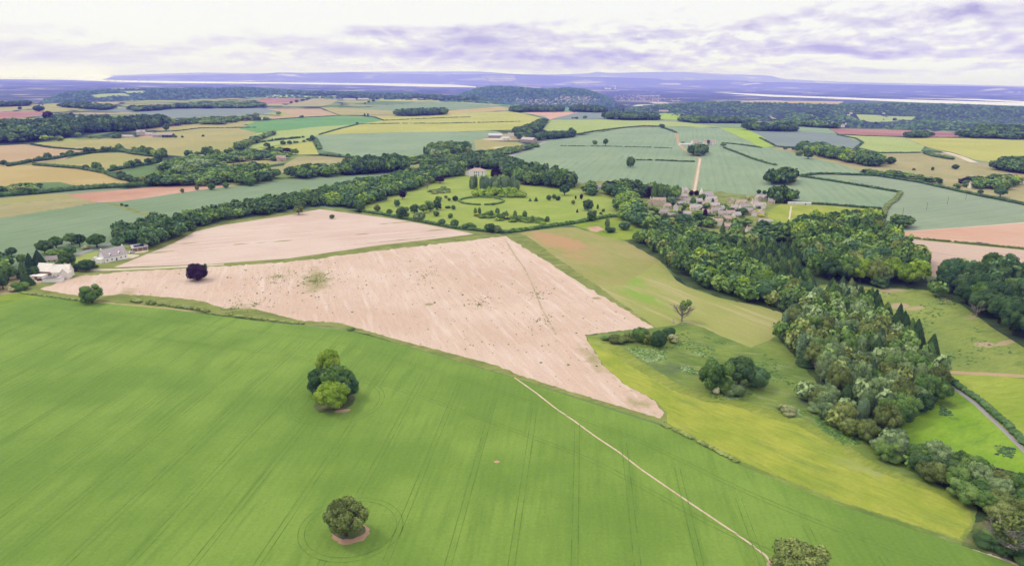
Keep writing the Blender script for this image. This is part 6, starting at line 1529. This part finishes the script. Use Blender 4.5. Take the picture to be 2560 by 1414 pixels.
# ------------------------------------------------------------------ vehicles
TYRE = mat_simple('tyre', (.02, .02, .02), .9); RIM = mat_simple('rim', (.4, .4, .42), .4, .5)
def car(u, v, rz, colr, label, van=False, name='parked_car'):
    p = g1(u, v); t = empty(name, (p[0], p[1], p[2] + .04), rz); tag(t, label, 'van' if van else 'car')
    cm = mat_simple('paint_%02d%02d%02d' % tuple(int(99 * c) for c in colr), colr, .35, .5, .02, 1)
    if van: prof = [(-2.6, .35), (2.6, .35), (2.65, 1.0), (2.0, 1.25), (1.45, 2.15), (-2.5, 2.25), (-2.6, 1.2)]; wn = [(1.1, 1.3), (1.85, 1.3), (1.42, 1.95), (1.1, 1.95)]; wd = .95
    else: prof = [(-2.1, .3), (2.15, .3), (2.2, .7), (1.2, .92), (.6, 1.42), (-1.1, 1.45), (-1.9, .98), (-2.15, .8)]; wn = [(-1.45, .96), (1.0, .96), (.52, 1.36), (-1.0, 1.38)]; wd = .88
    n = len(prof); V = np.array([(x, s * wd * (1 if z < 1.1 else .86), z) for s in (-1, 1) for x, z in prof]); 
    me = bpy.data.meshes.new('body'); me.from_pydata([tuple(q) for q in V], [], [tuple(range(n)), tuple(range(2 * n - 1, n - 1, -1))] + [(i, i + n, (i + 1) % n + n, (i + 1) % n) for i in range(n)]); me.materials.append(cm); me.update()
    obj('body', me, t)
    for s in (-1, 1):
        V = np.array([(x, s * (wd * .93 + .05), z) for x, z in wn]); V2 = V.copy(); V2[:, 1] -= s * .1
        M('side_window', np.vstack([V, V2]), box(0, 1, 0, 1, 0, 1)[1], GLASS, t)
    for x in (-1.35, 1.4) if not van else (-1.7, 1.7):
        for s in (-1, 1):
            a = np.arange(14) * 6.2832 / 14; c = np.stack([x + .34 * np.cos(a), np.full(14, s * wd), .30 + .34 * np.sin(a)], 1); c2 = c.copy(); c2[:, 1] += s * .12; c0_ = np.array([[x, s * (wd + .12), .30]])
            V = np.vstack([c, c2, c0_]); F = np.array([(i, (i + 1) % 14, 14 + (i + 1) % 14, 14 + i) for i in range(14)] + [(14 + i, 14 + (i + 1) % 14, 28, 28) for i in range(14)]); M('wheel', V, F, TYRE, t)
    return t
car(242, 649, rz1 + .2, (.82, .82, .82), 'white van parked at the left end of the white cottage', True, 'parked_van')
car(262, 655, rz1, (.80, .80, .80), 'white car parked in front of the white cottage')
car(333, 628, rz2 + .1, (.03, .035, .06), 'dark blue car parked in front of the timber garage')
car(330, 632, rz2 + .1, (.75, .75, .75), 'pale car parked beside the dark blue one')
car(137, 668, .3, (.80, .80, .82), 'white car parked behind the stone houses')
car(88, 684, .8, (.08, .08, .12), 'dark car parked under the trees by the barn house')
car(102, 701, .1, (.22, .03, .06), 'dark red car parked in front of the low outbuilding')
car(1638, 513, .2, (.8, .8, .82), 'white car parked in front of the many-gabled manor')
car(1703, 499, 1.0, (.8, .6, .05), 'yellow car on the village lane')
car(1366, 305, 1.3, (.8, .8, .8), 'white car on the main road beyond the roadside farm')
p = g1(2456, 611); t = empty('farm_trailer', tuple(p), -.25); tag(t, 'dark farm trailers standing on the strip between the pink fields', 'trailer')
V, F = join(box(-4.4, -.6, -1.1, 1.1, .8, 1.9), box(-.6, -.2, -.1, .1, .8, 1.0), box(-.2, 4.6, -1.2, 1.2, .7, 1.35)); M('body', V, F, mat_simple('old_paint', (.22, .17, .20), .7), t)
for x in (-3.4, -1.8, .8, 3.4):
    V, F = box(x - .4, x + .4, -1.3, 1.3, .02, .78); M('wheel', V, F, TYRE, t)

# ------------------------------------------------------------------ poles, masts, walls
POLE = mat_simple('pole_timber', (.10, .08, .07), .9)
def pole(u, v, h, label, w_=.16):
    p = g1(u, v); t = empty('telegraph_pole', tuple(p), .4); tag(t, label, 'pole', 'telegraph poles in the grey-green wheat')
    V, f = tubes([([(0, 0, -.2), (0, 0, h)], (w_, w_ * .7))], 6); blk('post', V, [f], POLE, t) if 0 else obj('post', mesh_np('post', V, [f], [POLE]), t)
    V, F = box(-1.0, 1.0, -.06, .06, h - .9, h - .75); M('crossarm', V, F, POLE, t)
for (u, v, l_) in [(2256, 539, 'telegraph pole nearest the dark round bush in the grey-green wheat'), (2316, 525, 'second telegraph pole from the dark round bush'), (2368, 511, 'third telegraph pole from the dark round bush'), (2414, 499, 'furthest telegraph pole in the grey-green wheat')]: pole(u, v, 8.5, l_)
def mast(u, v, h, label):
    p = g1(u, v); t = empty('radio_mast', tuple(p)); tag(t, label, 'mast')
    V, f = tubes([([(0, 0, 0), (0, 0, h)], (1.6, .5))], 6); obj('post', mesh_np('post', V, [f], [MAUVE]), t)
    V, f = tubes([([(-2, 0, h * .8), (2, 0, h * .8)], (.5, .5)), ([(-1.5, 0, h * .9), (1.5, 0, h * .9)], (.5, .5))], 5); obj('antenna', mesh_np('antenna', V, [f], [MAUVE]), t)
mast(726, 222, 42, 'thin radio mast on the wooded skyline to the left')
mast(1063, 240, 36, 'thin radio mast on the skyline wood left of the conical hill')
# dry stone wall by the paddock
W_ = resample(px2g([(2480, 1172), (2520, 1180), (2560, 1194), (2640, 1225)])[:, :2], .5); Vs, Fs, off = [], [], 0
for x, y in W_:
    V, F = box(x - .26, x + .26, y - .2, y + .2, -.1, rng.uniform(.8, 1.1)); V[:, :2] += rng.normal(0, .05, (8, 2)); Vs.append(V); Fs.append(F + off); off += 8
tag(obj('stone_wall', mesh_np('stone_wall', np.vstack(Vs), [np.vstack(Fs)], [mat_simple('dry_stone', (.20, .17, .13), .9, .1, .25, 2)])), 'old dry stone wall along the bottom of the green paddock', 'wall')
# garden wall beside the stable
# ------------------------------------------------------------------ estuary bridges, plant on the plain
PALEM = mat_simple('pale_concrete', (.55, .52, .55), .8)
def plainpt(u, v, z=LOWZ):
    D = F0 + (u - 1280) / FPX * RV - (v - 707) / FPX * UV; k = (z - H) / D[2]; return D * k + np.array([0, 0, H])
def bridge(a, b, piers, ph, label, name, towers, th, wd_):
    A, B = plainpt(*a), plainpt(*b); d = B - A; L = np.linalg.norm(d[:2]); t = empty(name, tuple(A), math.atan2(d[1], d[0])); tag(t, label, 'bridge')
    V, F = box(0, L, -wd_, wd_, ph, ph + wd_ * .35); M('deck', V, F, PALEM, t)
    for i in range(piers):
        x = L * (i + .5) / piers; V, F = box(x - wd_ * .25, x + wd_ * .25, -wd_ * .8, wd_ * .8, -5, ph - .5); M('pier', V, F, PALEM, t)
    for q in towers:
        x = L * q; V, F = join(box(x - wd_ * .3, x + wd_ * .3, -wd_, -wd_ * .5, -5, th), box(x - wd_ * .3, x + wd_ * .3, wd_ * .5, wd_, -5, th), box(x - wd_ * .3, x + wd_ * .3, -wd_ * .5, wd_ * .5, th * .8, th * .86)); M('tower', V, F, PALEM, t)
    if towers:
        x0, x1 = L * towers[0], L * towers[-1]; pts = [(x0 + (x1 - x0) * i / 12, 0, ph + 8 + (th - ph - 8) * (2 * i / 12 - 1) ** 2) for i in range(13)]
        V, f = tubes([(pts, [wd_ * .12] * 13), ([(x0, 0, th), (max(0, x0 - (x1 - x0) * .4), 0, ph)], [wd_ * .12] * 2), ([(x1, 0, th), (min(L, x1 + (x1 - x0) * .4), 0, ph)], [wd_ * .12] * 2)], 5); obj('cable', mesh_np('cable', V, [f], [PALEM]), t)
bridge((-160, 193.5), (176, 197.5), 46, 30, 'long pale road bridge on many piers across the estuary', 'road_bridge', (.665, .735), 120, 16)
bridge((262, 203.5), (376, 205.5), 6, 36, 'suspension bridge with two pale towers over the river narrows', 'suspension_bridge', (.24, .76), 130, 12)
p = plainpt(1520, 224); t = empty('power_station', tuple(p)); tag(t, 'pair of white industrial blocks on the far plain', 'power station')
V, F = join(box(-90, -20, -30, 30, 0, 46), box(20, 80, -30, 30, 0, 40)); M('wall', V, F, WHITE, t); V, F = box(-30, 30, -20, 20, 0, 20); M('annexe', V, F, WHITE, t)
p = plainpt(1538, 223); t = empty('tall_chimney', tuple(p)); tag(t, 'tall white chimney on the far plain', 'chimney'); V, f = tubes([([(0, 0, 0), (0, 0, 105)], (9, 6))], 8); obj('stack', mesh_np('stack', V, [f], [WHITE]), t); V, F = box(-30, 30, -20, 20, 0, 22); M('base', V, F, WHITE, t)
# far towns: hundreds of tiny houses
def town(name, reg, n, size, mats):
    P = []
    for (u0, v0, u1, v1, k) in reg:
        kk = int(n * k); u = rng.uniform(u0, u1, kk); v = v0 + (v1 - v0) * rng.uniform(0, 1, kk); P.append(px2g(np.stack([u, v], 1)))
    P = np.vstack(P); P = P[P[:, 1] > np.interp(P[:, 0] / P[:, 1], ES, ED) + 300]; Vs, Fs, Fm, off = [], [], [], 0
    for p in P:
        V, F = gable_body(size * rng.uniform(.7, 1.8), size * .7, 7, 4); a = rng.uniform(0, 3.14); x = V[:, 0] * math.cos(a) - V[:, 1] * math.sin(a); V[:, 1] = V[:, 0] * math.sin(a) + V[:, 1] * math.cos(a); V[:, 0] = x
        F2 = F.copy(); F2[F2[:, 2] == F2[:, 3], 3] = F2[F2[:, 2] == F2[:, 3], 0]
        tri = np.vstack([F[:, :3], F[:, [0, 2, 3]]]); tri = tri[(tri[:, 1] != tri[:, 2])]
        Vs.append(V + p); Fs.append(tri + off); off += len(V); Fm.append(np.full(len(tri), rng.integers(0, len(mats))))
    me = mesh_np(name, np.vstack(Vs), [np.vstack(Fs)], mats, np.concatenate(Fm)); return tag(obj(name, me), kind='stuff')
town('distant_town', [(1285, 247, 1500, 263, .8), (1400, 243, 1480, 252, .35), (1535, 238, 1650, 252, .6), (1600, 246, 1700, 258, .25)], 200, 10, [STONE, TILE, MAUVE, TILE])

# ------------------------------------------------------------------ haze: the air over the whole country
hz = bpy.data.materials.new('haze_air'); hz.use_nodes = True; t = NT(hz.node_tree)
pv = t.n('ShaderNodeVolumePrincipled', {'Color': (.175, .175, 1, 1), 'Density': 7.2e-5, 'Anisotropy': 0.0, 'Absorption Color': (1, 1, 1, 1)})
o_ = t.n('ShaderNodeOutputMaterial'); t.link(pv.outputs[0], o_.inputs['Volume'])
V, F = box(-130000, 130000, -3000, 92000, LOWZ - 20, 900)
hb = obj('haze', mesh_np('haze', V, [F], [hz])); tag(hb, kind='stuff')
